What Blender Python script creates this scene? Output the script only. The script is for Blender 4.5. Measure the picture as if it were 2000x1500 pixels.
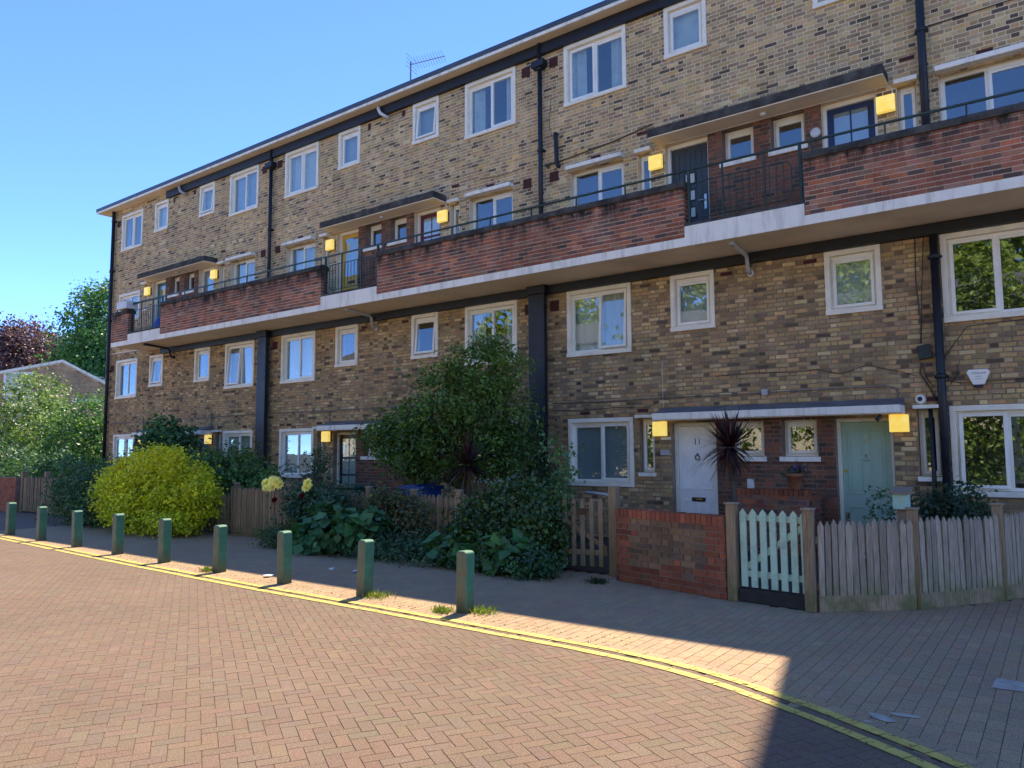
import bpy, math, random
import numpy as np
from mathutils import Vector, Matrix

for o in list(bpy.data.objects): bpy.data.objects.remove(o)
SC = bpy.context.scene
COL = SC.collection

# ------------------------------------------------------------------ camera
CAM_Z = 1.7
YAW, PITCH, ROLL = (math.radians(a) for a in (-36.48383, 5.06446, -0.31963))
FPX = 1460.0
def cam_rows():
    cy, sy, cp, sp, cr, sr = math.cos(YAW), math.sin(YAW), math.cos(PITCH), math.sin(PITCH), math.cos(ROLL), math.sin(ROLL)
    fwd = np.array([sy*cp, cy*cp, sp]); right = np.array([cy, -sy, 0]); up = np.cross(right, fwd)
    return np.array([right*cr+up*sr, up*cr-right*sr, fwd])
CM = cam_rows()
cd = bpy.data.cameras.new('camera'); cam = bpy.data.objects.new('camera', cd); COL.objects.link(cam)
cd.sensor_width = 36.0; cd.lens = FPX/2000*36.0; cd.clip_start = 0.05; cd.clip_end = 900
mw = Matrix.Identity(4)
for i in range(3):
    mw[i][0] = CM[0][i]; mw[i][1] = CM[1][i]; mw[i][2] = -CM[2][i]
mw[2][3] = CAM_Z
cam.matrix_world = mw
SC.camera = cam

# ------------------------------------------------------------------ light
SUN_EL = math.radians(59.5); SUN_AZ = math.radians(-78.0)      # azimuth the light travels towards
wd = bpy.data.worlds.new('World'); SC.world = wd; wd.use_nodes = True
wn = wd.node_tree; bg = wn.nodes['Background']
sky = wn.nodes.new('ShaderNodeTexSky'); sky.sky_type = 'NISHITA'; sky.sun_disc = False
sky.sun_elevation = SUN_EL; sky.sun_rotation = math.radians(-12.0)
sky.altitude = 0; sky.air_density = 0.28; sky.dust_density = 0.0; sky.ozone_density = 10.0
wn.links.new(sky.outputs[0], bg.inputs[0]); bg.inputs[1].default_value = 0.15
sl = bpy.data.lights.new('sun', 'SUN'); sl.energy = 2.0; sl.angle = math.radians(0.5); sl.color = (1.0, 0.86, 0.66)
so = bpy.data.objects.new('sun', sl); COL.objects.link(so)
so.rotation_euler = Vector((math.cos(SUN_AZ)*math.cos(SUN_EL), math.sin(SUN_AZ)*math.cos(SUN_EL), -math.sin(SUN_EL))).to_track_quat('-Z', 'Y').to_euler()
so.location = (0, 30, 40)
SC.view_settings.view_transform = 'Standard'; SC.view_settings.look = 'None'
SC.view_settings.gamma = 1.0; SC.view_settings.use_curve_mapping = False
SC.view_settings.exposure = 2.4

# ------------------------------------------------------------------ helpers
def S(r, g, b):
    f = lambda c: (c/255/12.92 if c/255 <= 0.04045 else ((c/255+0.055)/1.055)**2.4)
    return (f(r), f(g), f(b))
ORG = {}
def org_of(p):
    return ORG.get(p.name, (0.0, 0.0, 0.0)) if p is not None else (0.0, 0.0, 0.0)
def tag(o, label=None, cat=None, group=None, kind=None):
    if label: o['label'] = label
    if cat: o['category'] = cat
    if group: o['group'] = group
    if kind: o['kind'] = kind
    return o
def empty(name, loc, label, cat, group=None):
    o = bpy.data.objects.new(name, None); COL.objects.link(o); o.location = loc; o.empty_display_size = 0.2
    ORG[o.name] = tuple(loc)
    return tag(o, label, cat, group)
def np_mesh(name, V, F, mat, parent=None, cols=None, smooth=False, kind=None):
    V = np.asarray(V, float) - np.array(org_of(parent)); F = np.asarray(F)
    me = bpy.data.meshes.new(name); n, k = F.shape
    me.vertices.add(len(V)); me.vertices.foreach_set('co', V.astype(np.float32).ravel())
    me.loops.add(n*k); me.loops.foreach_set('vertex_index', F.ravel().astype(np.int32))
    me.polygons.add(n); me.polygons.foreach_set('loop_start', (np.arange(n)*k).astype(np.int32))
    me.update(calc_edges=True)
    if cols is not None:
        a = me.attributes.new('bcol', 'FLOAT_COLOR', 'FACE')
        c4 = np.ones((n, 4), np.float32); c4[:, :3] = cols; a.data.foreach_set('color', c4.ravel())
    me.polygons.foreach_set('use_smooth', np.full(n, bool(smooth)))
    me.materials.append(mat)
    o = bpy.data.objects.new(name, me); COL.objects.link(o)
    if parent is not None: o.parent = parent; ORG[o.name] = org_of(parent)
    if kind: o['kind'] = kind
    return o
class MB:
    def __init__(s): s.v = []; s.f = []
    def add(s, vs, fs):
        b = len(s.v); s.v += [tuple(v) for v in vs]; s.f += [tuple(b+i for i in f) for f in fs]; return s
    def box(s, x0, x1, y0, y1, z0, z1):
        return s.add([(x0,y0,z0),(x1,y0,z0),(x1,y1,z0),(x0,y1,z0),(x0,y0,z1),(x1,y0,z1),(x1,y1,z1),(x0,y1,z1)],
                     [(0,3,2,1),(4,5,6,7),(0,1,5,4),(1,2,6,5),(2,3,7,6),(3,0,4,7)])
    def bar(s, a, b, w, t, z0, z1):
        """upright board from a to b (2-D), thickness t"""
        a = Vector(a); b = Vector(b); d = (b-a).normalized(); n = Vector((-d.y, d.x))*t/2
        p = [a-n, b-n, b+n, a+n]
        return s.add([(q.x, q.y, z0) for q in p]+[(q.x, q.y, z1) for q in p],
                     [(0,3,2,1),(4,5,6,7),(0,1,5,4),(1,2,6,5),(2,3,7,6),(3,0,4,7)])
    def tube(s, pts, r, n=8, cap=True):
        pts = [Vector(p) for p in pts]; rs = r if isinstance(r, (list, tuple)) else [r]*len(pts)
        rings = []; prev = None
        for i, p in enumerate(pts):
            d = (pts[min(i+1, len(pts)-1)]-pts[max(i-1, 0)]).normalized()
            if prev is None: prev = d.orthogonal().normalized()
            u = (prev-d*prev.dot(d)); u = u.normalized() if u.length > 1e-6 else d.orthogonal().normalized()
            prev = u; w = d.cross(u)
            rings.append([p+(u*math.cos(2*math.pi*k/n)+w*math.sin(2*math.pi*k/n))*rs[i] for k in range(n)])
        vs = [q for g in rings for q in g]; fs = []
        for i in range(len(pts)-1):
            for k in range(n): fs.append((i*n+k, i*n+(k+1) % n, (i+1)*n+(k+1) % n, (i+1)*n+k))
        if cap: fs.append(tuple(range(n-1, -1, -1))); fs.append(tuple((len(pts)-1)*n+k for k in range(n)))
        return s.add(vs, fs)
    def lathe(s, prof, c, n=20, axis='z'):
        vs = []; fs = []
        for r, h in prof:
            for k in range(n):
                a = 2*math.pi*k/n
                p = (r*math.cos(a), r*math.sin(a), h) if axis == 'z' else (r*math.cos(a), h, r*math.sin(a))
                vs.append((c[0]+p[0], c[1]+p[1], c[2]+p[2]))
        for i in range(len(prof)-1):
            for k in range(n): fs.append((i*n+k, i*n+(k+1) % n, (i+1)*n+(k+1) % n, (i+1)*n+k))
        fs.append(tuple(range(n-1, -1, -1))); fs.append(tuple((len(prof)-1)*n+k for k in range(n)))
        return s.add(vs, fs)
    def prism(s, poly, axis, a0, a1):
        """extrude a 2-D polygon: axis 'x' -> poly is (y,z), 'y' -> (x,z), 'z' -> (x,y)"""
        m = {'x': lambda p, t: (t, p[0], p[1]), 'y': lambda p, t: (p[0], t, p[1]), 'z': lambda p, t: (p[0], p[1], t)}[axis]
        n = len(poly)
        return s.add([m(p, a0) for p in poly]+[m(p, a1) for p in poly],
                     [tuple(range(n)), tuple(range(2*n-1, n-1, -1))]+[(i, n+i, n+(i+1) % n, (i+1) % n) for i in range(n)])
    def build(s, name, mat, parent=None, smooth=False, bevel=0, kind=None):
        o3 = org_of(parent)
        me = bpy.data.meshes.new(name)
        me.from_pydata([(v[0]-o3[0], v[1]-o3[1], v[2]-o3[2]) for v in s.v], [], s.f); me.update()
        import bmesh
        bm = bmesh.new(); bm.from_mesh(me); bmesh.ops.recalc_face_normals(bm, faces=bm.faces); bm.to_mesh(me); bm.free()
        me.materials.append(mat)
        if smooth: me.polygons.foreach_set('use_smooth', np.ones(len(me.polygons), bool))
        o = bpy.data.objects.new(name, me); COL.objects.link(o)
        if parent is not None: o.parent = parent; ORG[o.name] = o3
        if bevel:
            m = o.modifiers.new('bevel', 'BEVEL'); m.width = bevel; m.segments = 2; m.limit_method = 'ANGLE'
        if kind: o['kind'] = kind
        return o
def bx(name, mat, parent, *b, bevel=0): return MB().box(*b).build(name, mat, parent, bevel=bevel)

# ------------------------------------------------------------------ materials
def newmat(name):
    m = bpy.data.materials.new(name); m.use_nodes = True
    return m, m.node_tree, m.node_tree.nodes['Principled BSDF']
def nd(nt, t, **kw):
    n = nt.nodes.new(t)
    for k, v in kw.items(): setattr(n, k, v)
    return n
def noise(nt, vec, scale, detail=4, rough=0.6):
    n = nd(nt, 'ShaderNodeTexNoise'); n.inputs['Scale'].default_value = scale
    n.inputs['Detail'].default_value = detail; n.inputs['Roughness'].default_value = rough
    nt.links.new(vec, n.inputs['Vector']); return n.outputs[0]
def ramp(nt, fac, stops):
    r = nd(nt, 'ShaderNodeValToRGB'); e = r.color_ramp.elements
    e[0].position, e[0].color = stops[0][0], (*stops[0][1], 1); e[1].position, e[1].color = stops[-1][0], (*stops[-1][1], 1)
    for p, c in stops[1:-1]:
        q = e.new(p); q.color = (*c, 1)
    nt.links.new(fac, r.inputs[0]); return r.outputs[0]
def g3(v): return (v, v, v)
def mixc(nt, fac, a, b, mode='MIX'):
    m = nd(nt, 'ShaderNodeMix', data_type='RGBA', blend_type=mode)
    for k, v in ((0, fac), (6, a), (7, b)):
        if isinstance(v, (int, float)): m.inputs[k].default_value = v
        elif isinstance(v, tuple): m.inputs[k].default_value = (*v, 1)
        else: nt.links.new(v, m.inputs[k])
    return m.outputs[2]
def bump(nt, h, bs, strength=0.3, dist=0.004):
    b = nd(nt, 'ShaderNodeBump'); b.inputs['Strength'].default_value = strength; b.inputs['Distance'].default_value = dist
    nt.links.new(h, b.inputs['Height']); nt.links.new(b.outputs[0], bs.inputs['Normal'])
def pos(nt): return nd(nt, 'ShaderNodeNewGeometry').outputs['Position']
def plain(name, col, rough=0.5, var=0.15, scale=6.0, metal=0.0, bmp=0.1, spec=0.5, fine=80.0, dirt=None, dirtamt=0.35, streak=False):
    """paint / plastic / metal with uneven tone, optional dirt patches"""
    m, nt, bs = newmat(name); P = pos(nt)
    lo = tuple(c*(1-var) for c in col); hi = tuple(min(1, c*(1+var)) for c in col)
    c = ramp(nt, noise(nt, P, scale), [(0.3, lo), (0.7, hi)])
    PD = P
    if streak:
        mq = nd(nt, 'ShaderNodeMapping'); mq.inputs['Scale'].default_value = (4.0, 4.0, 0.5); nt.links.new(P, mq.inputs[0]); PD = mq.outputs[0]
    if dirt: c = mixc(nt, ramp(nt, noise(nt, PD, scale*0.6, 6, 0.7), [(0.48, g3(0)), (0.72, g3(dirtamt))]), c, dirt)
    nt.links.new(c, bs.inputs['Base Color']); bs.inputs['Metallic'].default_value = metal
    bs.inputs['Specular IOR Level'].default_value = spec
    r = ramp(nt, noise(nt, P, scale*2), [(0.3, g3(max(0, rough-0.1))), (0.7, g3(min(1, rough+0.1)))])
    nt.links.new(r, bs.inputs['Roughness'])
    if bmp: bump(nt, noise(nt, P, fine), bs, bmp, 0.003)
    return m
def brickmat(name, src, soot=0.5, stain=None):
    m, nt, bs = newmat(name); P = pos(nt)
    if isinstance(src, tuple):
        rg0 = nd(nt, 'ShaderNodeRGB'); rg0.outputs[0].default_value = (*src, 1); c = rg0.outputs[0]
    elif src == 'attr': c = nd(nt, 'ShaderNodeAttribute', attribute_name='bcol').outputs['Color']
    else: c = nd(nt, 'ShaderNodeObjectInfo').outputs['Color']
    c = mixc(nt, 1.0, c, ramp(nt, noise(nt, P, 45, 6, 0.75), [(0.25, g3(0.72)), (0.5, g3(1.05)), (0.8, g3(1.4))]), 'MULTIPLY')
    c = mixc(nt, 1.0, c, ramp(nt, noise(nt, P, 0.7, 5, 0.65), [(0.3, g3(1-soot*0.4)), (0.6, g3(1.18))]), 'MULTIPLY')
    mps = nd(nt, 'ShaderNodeMapping'); mps.inputs['Scale'].default_value = (1.6, 1.6, 0.16); nt.links.new(P, mps.inputs[0])
    c = mixc(nt, 1.0, c, ramp(nt, noise(nt, mps.outputs[0], 1.5, 5, 0.6), [(0.3, g3(0.74)), (0.5, g3(1.0)), (0.75, g3(1.1))]), 'MULTIPLY')
    # pale lime bloom and dark pits
    c = mixc(nt, ramp(nt, noise(nt, P, 5, 6, 0.75), [(0.62, g3(0)), (0.8, g3(0.35))]), c, (0.45, 0.41, 0.36))
    c = mixc(nt, ramp(nt, noise(nt, P, 160, 2), [(0.62, g3(0)), (0.72, g3(0.5))]), c, (0.04, 0.035, 0.03))
    if stain:                                                   # algae and soot that ran down from a coping at height stain
        sx = nd(nt, 'ShaderNodeSeparateXYZ'); nt.links.new(P, sx.inputs[0])
        mr = nd(nt, 'ShaderNodeMapRange'); nt.links.new(sx.outputs[2], mr.inputs[0])
        mr.inputs[1].default_value = stain-0.40; mr.inputs[2].default_value = stain-0.03
        mp = nd(nt, 'ShaderNodeMapping'); mp.inputs['Scale'].default_value = (2.2, 1, 0.7); nt.links.new(P, mp.inputs[0])
        mm = nd(nt, 'ShaderNodeMath', operation='MULTIPLY'); nt.links.new(mr.outputs[0], mm.inputs[0])
        nt.links.new(ramp(nt, noise(nt, mp.outputs[0], 1.6, 5, 0.7), [(0.38, g3(0.05)), (0.66, g3(1.35))]), mm.inputs[1])
        mm.use_clamp = True
        c = mixc(nt, mm.outputs[0], c, (0.028, 0.026, 0.023))
    nt.links.new(c, bs.inputs['Base Color']); bs.inputs['Roughness'].default_value = 0.9; bs.inputs['Specular IOR Level'].default_value = 0.2
    bump(nt, noise(nt, P, 120, 5, 0.7), bs, 0.6, 0.004)
    return m
def leafmat(name, rough=0.45, trans=0.25, spec=0.4):
    m, nt, bs = newmat(name)
    a = nd(nt, 'ShaderNodeAttribute', attribute_name='bcol').outputs['Color']
    nt.links.new(a, bs.inputs['Base Color']); bs.inputs['Roughness'].default_value = rough; bs.inputs['Specular IOR Level'].default_value = spec
    t = nd(nt, 'ShaderNodeBsdfTranslucent'); nt.links.new(mixc(nt, 1.0, a, (1.5, 1.6, 0.6), 'MULTIPLY'), t.inputs[0])
    mx = nd(nt, 'ShaderNodeMixShader'); mx.inputs[0].default_value = trans
    nt.links.new(bs.outputs[0], mx.inputs[1]); nt.links.new(t.outputs[0], mx.inputs[2])
    nt.links.new(mx.outputs[0], nt.nodes['Material Output'].inputs[0])
    return m
def glassmat(name, r0=0.1, tint=(0.9, 0.95, 0.93), wav=0.03):
    m, nt, bs = newmat(name); nt.nodes.remove(bs)
    tr = nd(nt, 'ShaderNodeBsdfTransparent'); tr.inputs[0].default_value = (*tint, 1)
    gl = nd(nt, 'ShaderNodeBsdfGlossy'); gl.inputs['Roughness'].default_value = 0.01; gl.inputs[0].default_value = (1, 1, 1, 1)
    ge = nd(nt, 'ShaderNodeNewGeometry'); dt = nd(nt, 'ShaderNodeVectorMath', operation='DOT_PRODUCT')
    nt.links.new(ge.outputs['Incoming'], dt.inputs[0]); nt.links.new(ge.outputs['True Normal'], dt.inputs[1])
    def mth(op, a, b=None):
        m_ = nd(nt, 'ShaderNodeMath', operation=op)
        for i_, v_ in enumerate((a, b)):
            if v_ is None: continue
            if isinstance(v_, float): m_.inputs[i_].default_value = v_
            else: nt.links.new(v_, m_.inputs[i_])
        return m_.outputs[0]
    fac = mth('ADD', mth('MULTIPLY', mth('POWER', mth('SUBTRACT', 1.0, mth('ABSOLUTE', dt.outputs['Value'])), 5.0), 1.0-r0), r0)
    b = nd(nt, 'ShaderNodeBump'); b.inputs['Strength'].default_value = wav; b.inputs['Distance'].default_value = 0.05
    nt.links.new(noise(nt, pos(nt), 1.3, 2), b.inputs['Height']); nt.links.new(b.outputs[0], gl.inputs['Normal'])
    mx = nd(nt, 'ShaderNodeMixShader'); nt.links.new(fac, mx.inputs[0])
    nt.links.new(tr.outputs[0], mx.inputs[1]); nt.links.new(gl.outputs[0], mx.inputs[2])
    nt.links.new(mx.outputs[0], nt.nodes['Material Output'].inputs[0])
    return m
def woodmat(name, c1, c2, moss=None):
    m, nt, bs = newmat(name)
    tc = nd(nt, 'ShaderNodeTexCoord').outputs['Object']; oi = nd(nt, 'ShaderNodeObjectInfo')
    P = pos(nt)
    mp = nd(nt, 'ShaderNodeMapping'); mp.inputs['Scale'].default_value = (28, 28, 2.0); nt.links.new(P, mp.inputs[0])
    g = noise(nt, mp.outputs[0], 2.5, 6, 0.65)
    c = ramp(nt, g, [(0.3, tuple(x*0.6 for x in c1)), (0.5, c1), (0.72, c2)])
    c = mixc(nt, 1.0, c, ramp(nt, oi.outputs['Random'], [(0.0, g3(0.72)), (1.0, g3(1.2))]), 'MULTIPLY')
    if moss:
        sx = nd(nt, 'ShaderNodeSeparateXYZ'); nt.links.new(P, sx.inputs[0])
        mr = nd(nt, 'ShaderNodeMapRange'); nt.links.new(sx.outputs[2], mr.inputs[0]); mr.inputs[1].default_value = 0.5; mr.inputs[2].default_value = 0.0
        mm = nd(nt, 'ShaderNodeMath', operation='MULTIPLY'); nt.links.new(mr.outputs[0], mm.inputs[0])
        nt.links.new(ramp(nt, noise(nt, P, 4, 5), [(0.4, g3(0)), (0.6, g3(0.9))]), mm.inputs[1])
        c = mixc(nt, mm.outputs[0], c, moss)
    nt.links.new(c, bs.inputs['Base Color']); bs.inputs['Roughness'].default_value = 0.85; bs.inputs['Specular IOR Level'].default_value = 0.25
    bump(nt, g, bs, 0.5, 0.004)
    return m

M = {}
M['stock_a'] = brickmat('stock_brick_field', 'attr', 0.45); M['stock_o'] = brickmat('stock_brick', 'obj', 0.45)
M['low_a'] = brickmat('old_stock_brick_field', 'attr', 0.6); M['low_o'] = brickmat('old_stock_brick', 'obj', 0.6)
M['red_a'] = brickmat('red_brick_field', 'attr', 0.5); M['red_o'] = brickmat('red_brick', 'obj', 0.5)
M['par_a'] = brickmat('parapet_brick_field', 'attr', 0.45, stain=6.14); M['par_o'] = brickmat('parapet_brick', 'obj', 0.45, stain=6.14)
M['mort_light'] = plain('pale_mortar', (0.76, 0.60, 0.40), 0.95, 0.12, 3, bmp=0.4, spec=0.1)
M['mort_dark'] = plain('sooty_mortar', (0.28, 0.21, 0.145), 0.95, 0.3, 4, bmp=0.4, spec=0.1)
M['mort_pink'] = brickmat('parapet_mortar', (0.50, 0.37, 0.27), 0.3, stain=6.14)
M['mort_red'] = plain('garden_wall_mortar', (0.26, 0.17, 0.13), 0.95, 0.25, 4, bmp=0.4, spec=0.1)
M['white'] = plain('white_upvc', (0.92, 0.88, 0.78), 0.35, 0.05, 3, bmp=0.02, dirt=(0.5, 0.48, 0.42), dirtamt=0.25)
M['surround'] = plain('white_painted_surround', (0.92, 0.84, 0.67), 0.6, 0.06, 4, bmp=0.15, dirt=(0.42, 0.38, 0.30), dirtamt=0.35)
M['slab'] = plain('white_painted_concrete', (0.92, 0.86, 0.73), 0.75, 0.06, 2, bmp=0.25, dirt=(0.34, 0.29, 0.22), dirtamt=0.6, streak=True)
M['soffit'] = plain('cream_soffit_paint', (0.86, 0.72, 0.53), 0.8, 0.08, 1.2, bmp=0.15, dirt=(0.36, 0.30, 0.24), dirtamt=0.35)
M['black'] = plain('blue_black_gloss_paint', (0.010, 0.012, 0.017), 0.5, 0.3, 5, bmp=0.1)
M['gutter'] = plain('slate_blue_metal_trim', (0.055, 0.07, 0.09), 0.45, 0.2, 3, bmp=0.05)
M['coping'] = plain('weathered_coping', (0.065, 0.06, 0.053), 0.95, 0.45, 5, bmp=0.6, spec=0.15, fine=40, dirt=(0.2, 0.19, 0.16), dirtamt=0.5)
M['rail'] = plain('dark_green_rail_paint', (0.02, 0.045, 0.035), 0.45, 0.3, 8, bmp=0.1)
M['lead'] = plain('lead_flashing', (0.16, 0.16, 0.165), 0.7, 0.3, 4, bmp=0.2)
M['glass'] = glassmat('window_glass', 0.13)
M['vent'] = plain('terracotta_air_brick', (0.10, 0.025, 0.022), 0.85, 0.2, 20, bmp=0.3)
M['pit'] = plain('dark_hole', (0.01, 0.008, 0.008), 0.9, 0.1, 5, bmp=0)
M['greypipe'] = plain('grey_plastic_pipe', (0.42, 0.42, 0.41), 0.5, 0.15, 8, bmp=0.05)
M['cable'] = plain('old_cable', (0.06, 0.055, 0.05), 0.7, 0.3, 8, bmp=0.1)
M['conduit'] = plain('steel_conduit', (0.16, 0.155, 0.15), 0.5, 0.25, 8, bmp=0.1)
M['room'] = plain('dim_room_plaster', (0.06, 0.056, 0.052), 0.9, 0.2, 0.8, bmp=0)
M['net'] = plain('net_curtain', (0.55, 0.56, 0.53), 0.9, 0.15, 4, bmp=0)
M['blind'] = plain('grey_blind', (0.36, 0.40, 0.44), 0.8, 0.06, 2, bmp=0)
M['lace'] = plain('pale_lace_curtain', (0.62, 0.62, 0.58), 0.9, 0.1, 30, bmp=0)
M['roof'] = plain('roofing_felt', (0.10, 0.10, 0.105), 0.9, 0.2, 2, bmp=0.3)
M['gable'] = plain('plain_render', (0.30, 0.25, 0.19), 0.9, 0.25, 3, bmp=0.3)
M['chrome'] = plain('brushed_metal', (0.6, 0.6, 0.58), 0.3, 0.1, 8, metal=1.0, bmp=0.05)
M['brass'] = plain('brass', (0.6, 0.45, 0.15), 0.35, 0.1, 8, metal=1.0, bmp=0.05)
M['iron'] = plain('black_iron', (0.02, 0.02, 0.02), 0.5, 0.2, 8, bmp=0.1)
def dcol(n, c, r=0.4): M[n] = plain(n, c, r, 0.06, 3, bmp=0.06, dirt=tuple(x*0.6 for x in c), dirtamt=0.35)
dcol('door_white', (0.90, 0.89, 0.86)); dcol('door_sage', S(158, 188, 170)); dcol('door_anthracite', (0.045, 0.058, 0.07)); dcol('door_navy', (0.02, 0.04, 0.12))
dcol('door_yellow', (0.72, 0.42, 0.02)); dcol('door_red', (0.14, 0.02, 0.02)); dcol('door_green', (0.02, 0.10, 0.07)); dcol('door_grey', (0.25, 0.25, 0.24)); dcol('door_black', (0.012, 0.012, 0.012)); dcol('door_brown', (0.05, 0.03, 0.02))
M['fence'] = woodmat('silvered_fence_wood', (0.37, 0.285, 0.20), (0.50, 0.40, 0.295), moss=(0.15, 0.16, 0.04))
M['post'] = woodmat('fence_post_wood', (0.30, 0.21, 0.125), (0.42, 0.30, 0.185), moss=(0.13, 0.13, 0.04))
M['oldfence'] = woodmat('old_brown_fence_wood', (0.27, 0.20, 0.125), (0.40, 0.31, 0.205), moss=(0.13, 0.14, 0.04))
M['mint'] = plain('mint_gate_paint', S(180, 210, 188), 0.55, 0.08, 6, bmp=0.15, dirt=(0.12, 0.16, 0.10), dirtamt=0.5)
M['sleeper'] = plain('tarred_sleeper', (0.025, 0.022, 0.02), 0.8, 0.4, 9, bmp=0.4)
M['leaf'] = leafmat('leaf'); M['leaf_gloss'] = leafmat('glossy_leaf', 0.36, 0.18, 0.4); M['petal'] = leafmat('petal', 0.6, 0.35, 0.2)
M['bark'] = plain('bark', (0.09, 0.07, 0.05), 0.9, 0.35, 14, bmp=0.7, fine=30)
M['soil'] = plain('garden_soil', (0.045, 0.034, 0.024), 0.95, 0.4, 5, bmp=0.8, fine=25)
M['terracotta'] = plain('terracotta_pot', (0.32, 0.11, 0.05), 0.75, 0.15, 12, bmp=0.2)
M['bluebag'] = plain('blue_plastic_bag', (0.02, 0.09, 0.55), 0.35, 0.25, 5, bmp=0.6, fine=12)
M['offwhite'] = plain('off_white_plastic', (0.68, 0.67, 0.62), 0.5, 0.08, 6, bmp=0.05)
M['darkbox'] = plain('dark_green_box', (0.014, 0.028, 0.026), 0.5, 0.2, 6, bmp=0.1)
M['binlid'] = plain('green_bin_plastic', (0.02, 0.06, 0.035), 0.5, 0.15, 6, bmp=0.1)
M['bluebin'] = plain('blue_bin_plastic', (0.015, 0.05, 0.22), 0.45, 0.15, 6, bmp=0.1)
M['printred'] = plain('red_print', (0.5, 0.03, 0.03), 0.5, 0.02, 6, bmp=0)
M['printgrey'] = plain('grey_print', (0.3, 0.3, 0.32), 0.5, 0.02, 6, bmp=0)
M['navy'] = plain('navy_plastic', (0.01, 0.015, 0.06), 0.4, 0.1, 6, bmp=0)
def lampmat():
    m, nt, bs = newmat('glowing_yellow_diffuser')
    c = ramp(nt, noise(nt, pos(nt), 7, 2), [(0.3, (1.0, 0.66, 0.09)), (0.7, (1.0, 0.76, 0.20))])
    nt.links.new(c, bs.inputs['Base Color']); nt.links.new(c, bs.inputs['Emission Color'])
    bs.inputs['Emission Strength'].default_value = 0.13; bs.inputs['Roughness'].default_value = 0.4
    return m
M['lamp'] = lampmat()

# ------------------------------------------------------------------ brick laying
def pixel(p):
    v = CM @ np.array([p[0], p[1], p[2]-CAM_Z])
    if v[2] < 0.2: return None
    return (1000+FPX*v[0]/v[2], 750-FPX*v[1]/v[2], v[2])
def lay(u0, u1, v0, v1, ops=(), bond='flemish', phase=0.0, perp=0.005):
    out = []; nr = int(round((v1-v0)/0.075))
    per = 0.3375 if bond == 'flemish' else 0.225
    for r in range(nr):
        z0 = v0+r*0.075
        cuts = [(a, b) for a, b, c, d in ops if min(d, z0+0.075)-max(c, z0) > 0.0375]
        x = u0-per+((phase+(r % 2)*per/2) % per); k = 0
        while x < u1:
            w = 0.225 if (bond != 'flemish' or k % 2 == 0) else 0.1125
            segs = [(max(x, u0), min(x+w, u1))]
            for a, b in cuts:
                ns = []
                for s, e in segs:
                    if b <= s or a >= e: ns.append((s, e)); continue
                    if a > s: ns.append((s, a))
                    if b < e: ns.append((b, e))
                segs = ns
            for s, e in segs:
                if e-s > 0.03: out.append((s+perp, e-perp, z0+0.0055, z0+0.0695, e-s > w-0.001))
            x += w; k += 1
    return out
STOCK = [((0.455,0.355,0.245),4),((0.49,0.38,0.25),2.6),((0.415,0.335,0.245),4),((0.38,0.315,0.25),3.5),((0.52,0.375,0.20),1.0),((0.44,0.305,0.215),1.6),((0.26,0.205,0.175),2.6),((0.115,0.098,0.096),1.5),((0.34,0.26,0.21),2.2),((0.54,0.455,0.35),1.5)]
LOWST = [((0.43,0.325,0.215),4),((0.48,0.36,0.235),2.8),((0.385,0.30,0.215),4),((0.34,0.27,0.21),3.5),((0.45,0.30,0.20),1.6),((0.235,0.185,0.155),2.4),((0.12,0.10,0.092),1.1),((0.54,0.45,0.335),2.0)]
REDS = [((0.27,0.095,0.060),3),((0.34,0.110,0.060),2),((0.215,0.085,0.060),3),((0.155,0.088,0.075),2.5),((0.42,0.135,0.065),0.8),((0.095,0.066,0.062),1.6),((0.25,0.145,0.105),1.2)]
PARB = [((0.342,0.166,0.122),2),((0.288,0.112,0.081),3),((0.342,0.126,0.080),1.8),((0.244,0.104,0.081),3.2),((0.172,0.099,0.086),2.4),((0.414,0.148,0.081),0.7),((0.104,0.076,0.074),1.5),((0.270,0.162,0.126),1.2)]
ENTB = [((0.212,0.089,0.060),3),((0.264,0.102,0.061),1.5),((0.170,0.081,0.060),3),((0.128,0.075,0.061),3),((0.085,0.060,0.053),1.6)]
GREDS = [((0.317,0.106,0.063),4),((0.273,0.092,0.058),4),((0.238,0.081,0.055),2)]
def pick(pal, n, rng, jit=0.16):
    w = np.array([p[1] for p in pal], float); c = np.array([p[0] for p in pal])
    i = rng.choice(len(pal), n, p=w/w.sum())
    c = c*np.array([1.06, 1.0, 0.84])
    return np.clip(c[i]*rng.uniform(1-jit, 1+jit, (n, 1))*rng.uniform(0.95, 1.05, (n, 3)), 0, 1)
BOXQ = np.array([(4,5,6,7),(0,1,5,4),(1,2,6,5),(2,3,7,6),(3,0,4,7)])
UNIT = {}
def unit_brick(w, h, mat, proud, ch):
    """one shared brick: centred, face towards -Y"""
    k = (round(w, 3), round(h, 3), mat.name, proud)
    if k in UNIT: return UNIT[k]
    a, b = w/2, h/2
    vs = [(-a,0.01,-b),(a,0.01,-b),(a,0.01,b),(-a,0.01,b),(-a+ch,-proud,-b+ch),(a-ch,-proud,-b+ch),(a-ch,-proud,b-ch),(-a+ch,-proud,b-ch)]
    me = bpy.data.meshes.new('brick'); me.from_pydata(vs, [], [tuple(q) for q in BOXQ]); me.materials.append(mat); me.update()
    UNIT[k] = me; return me
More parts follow.
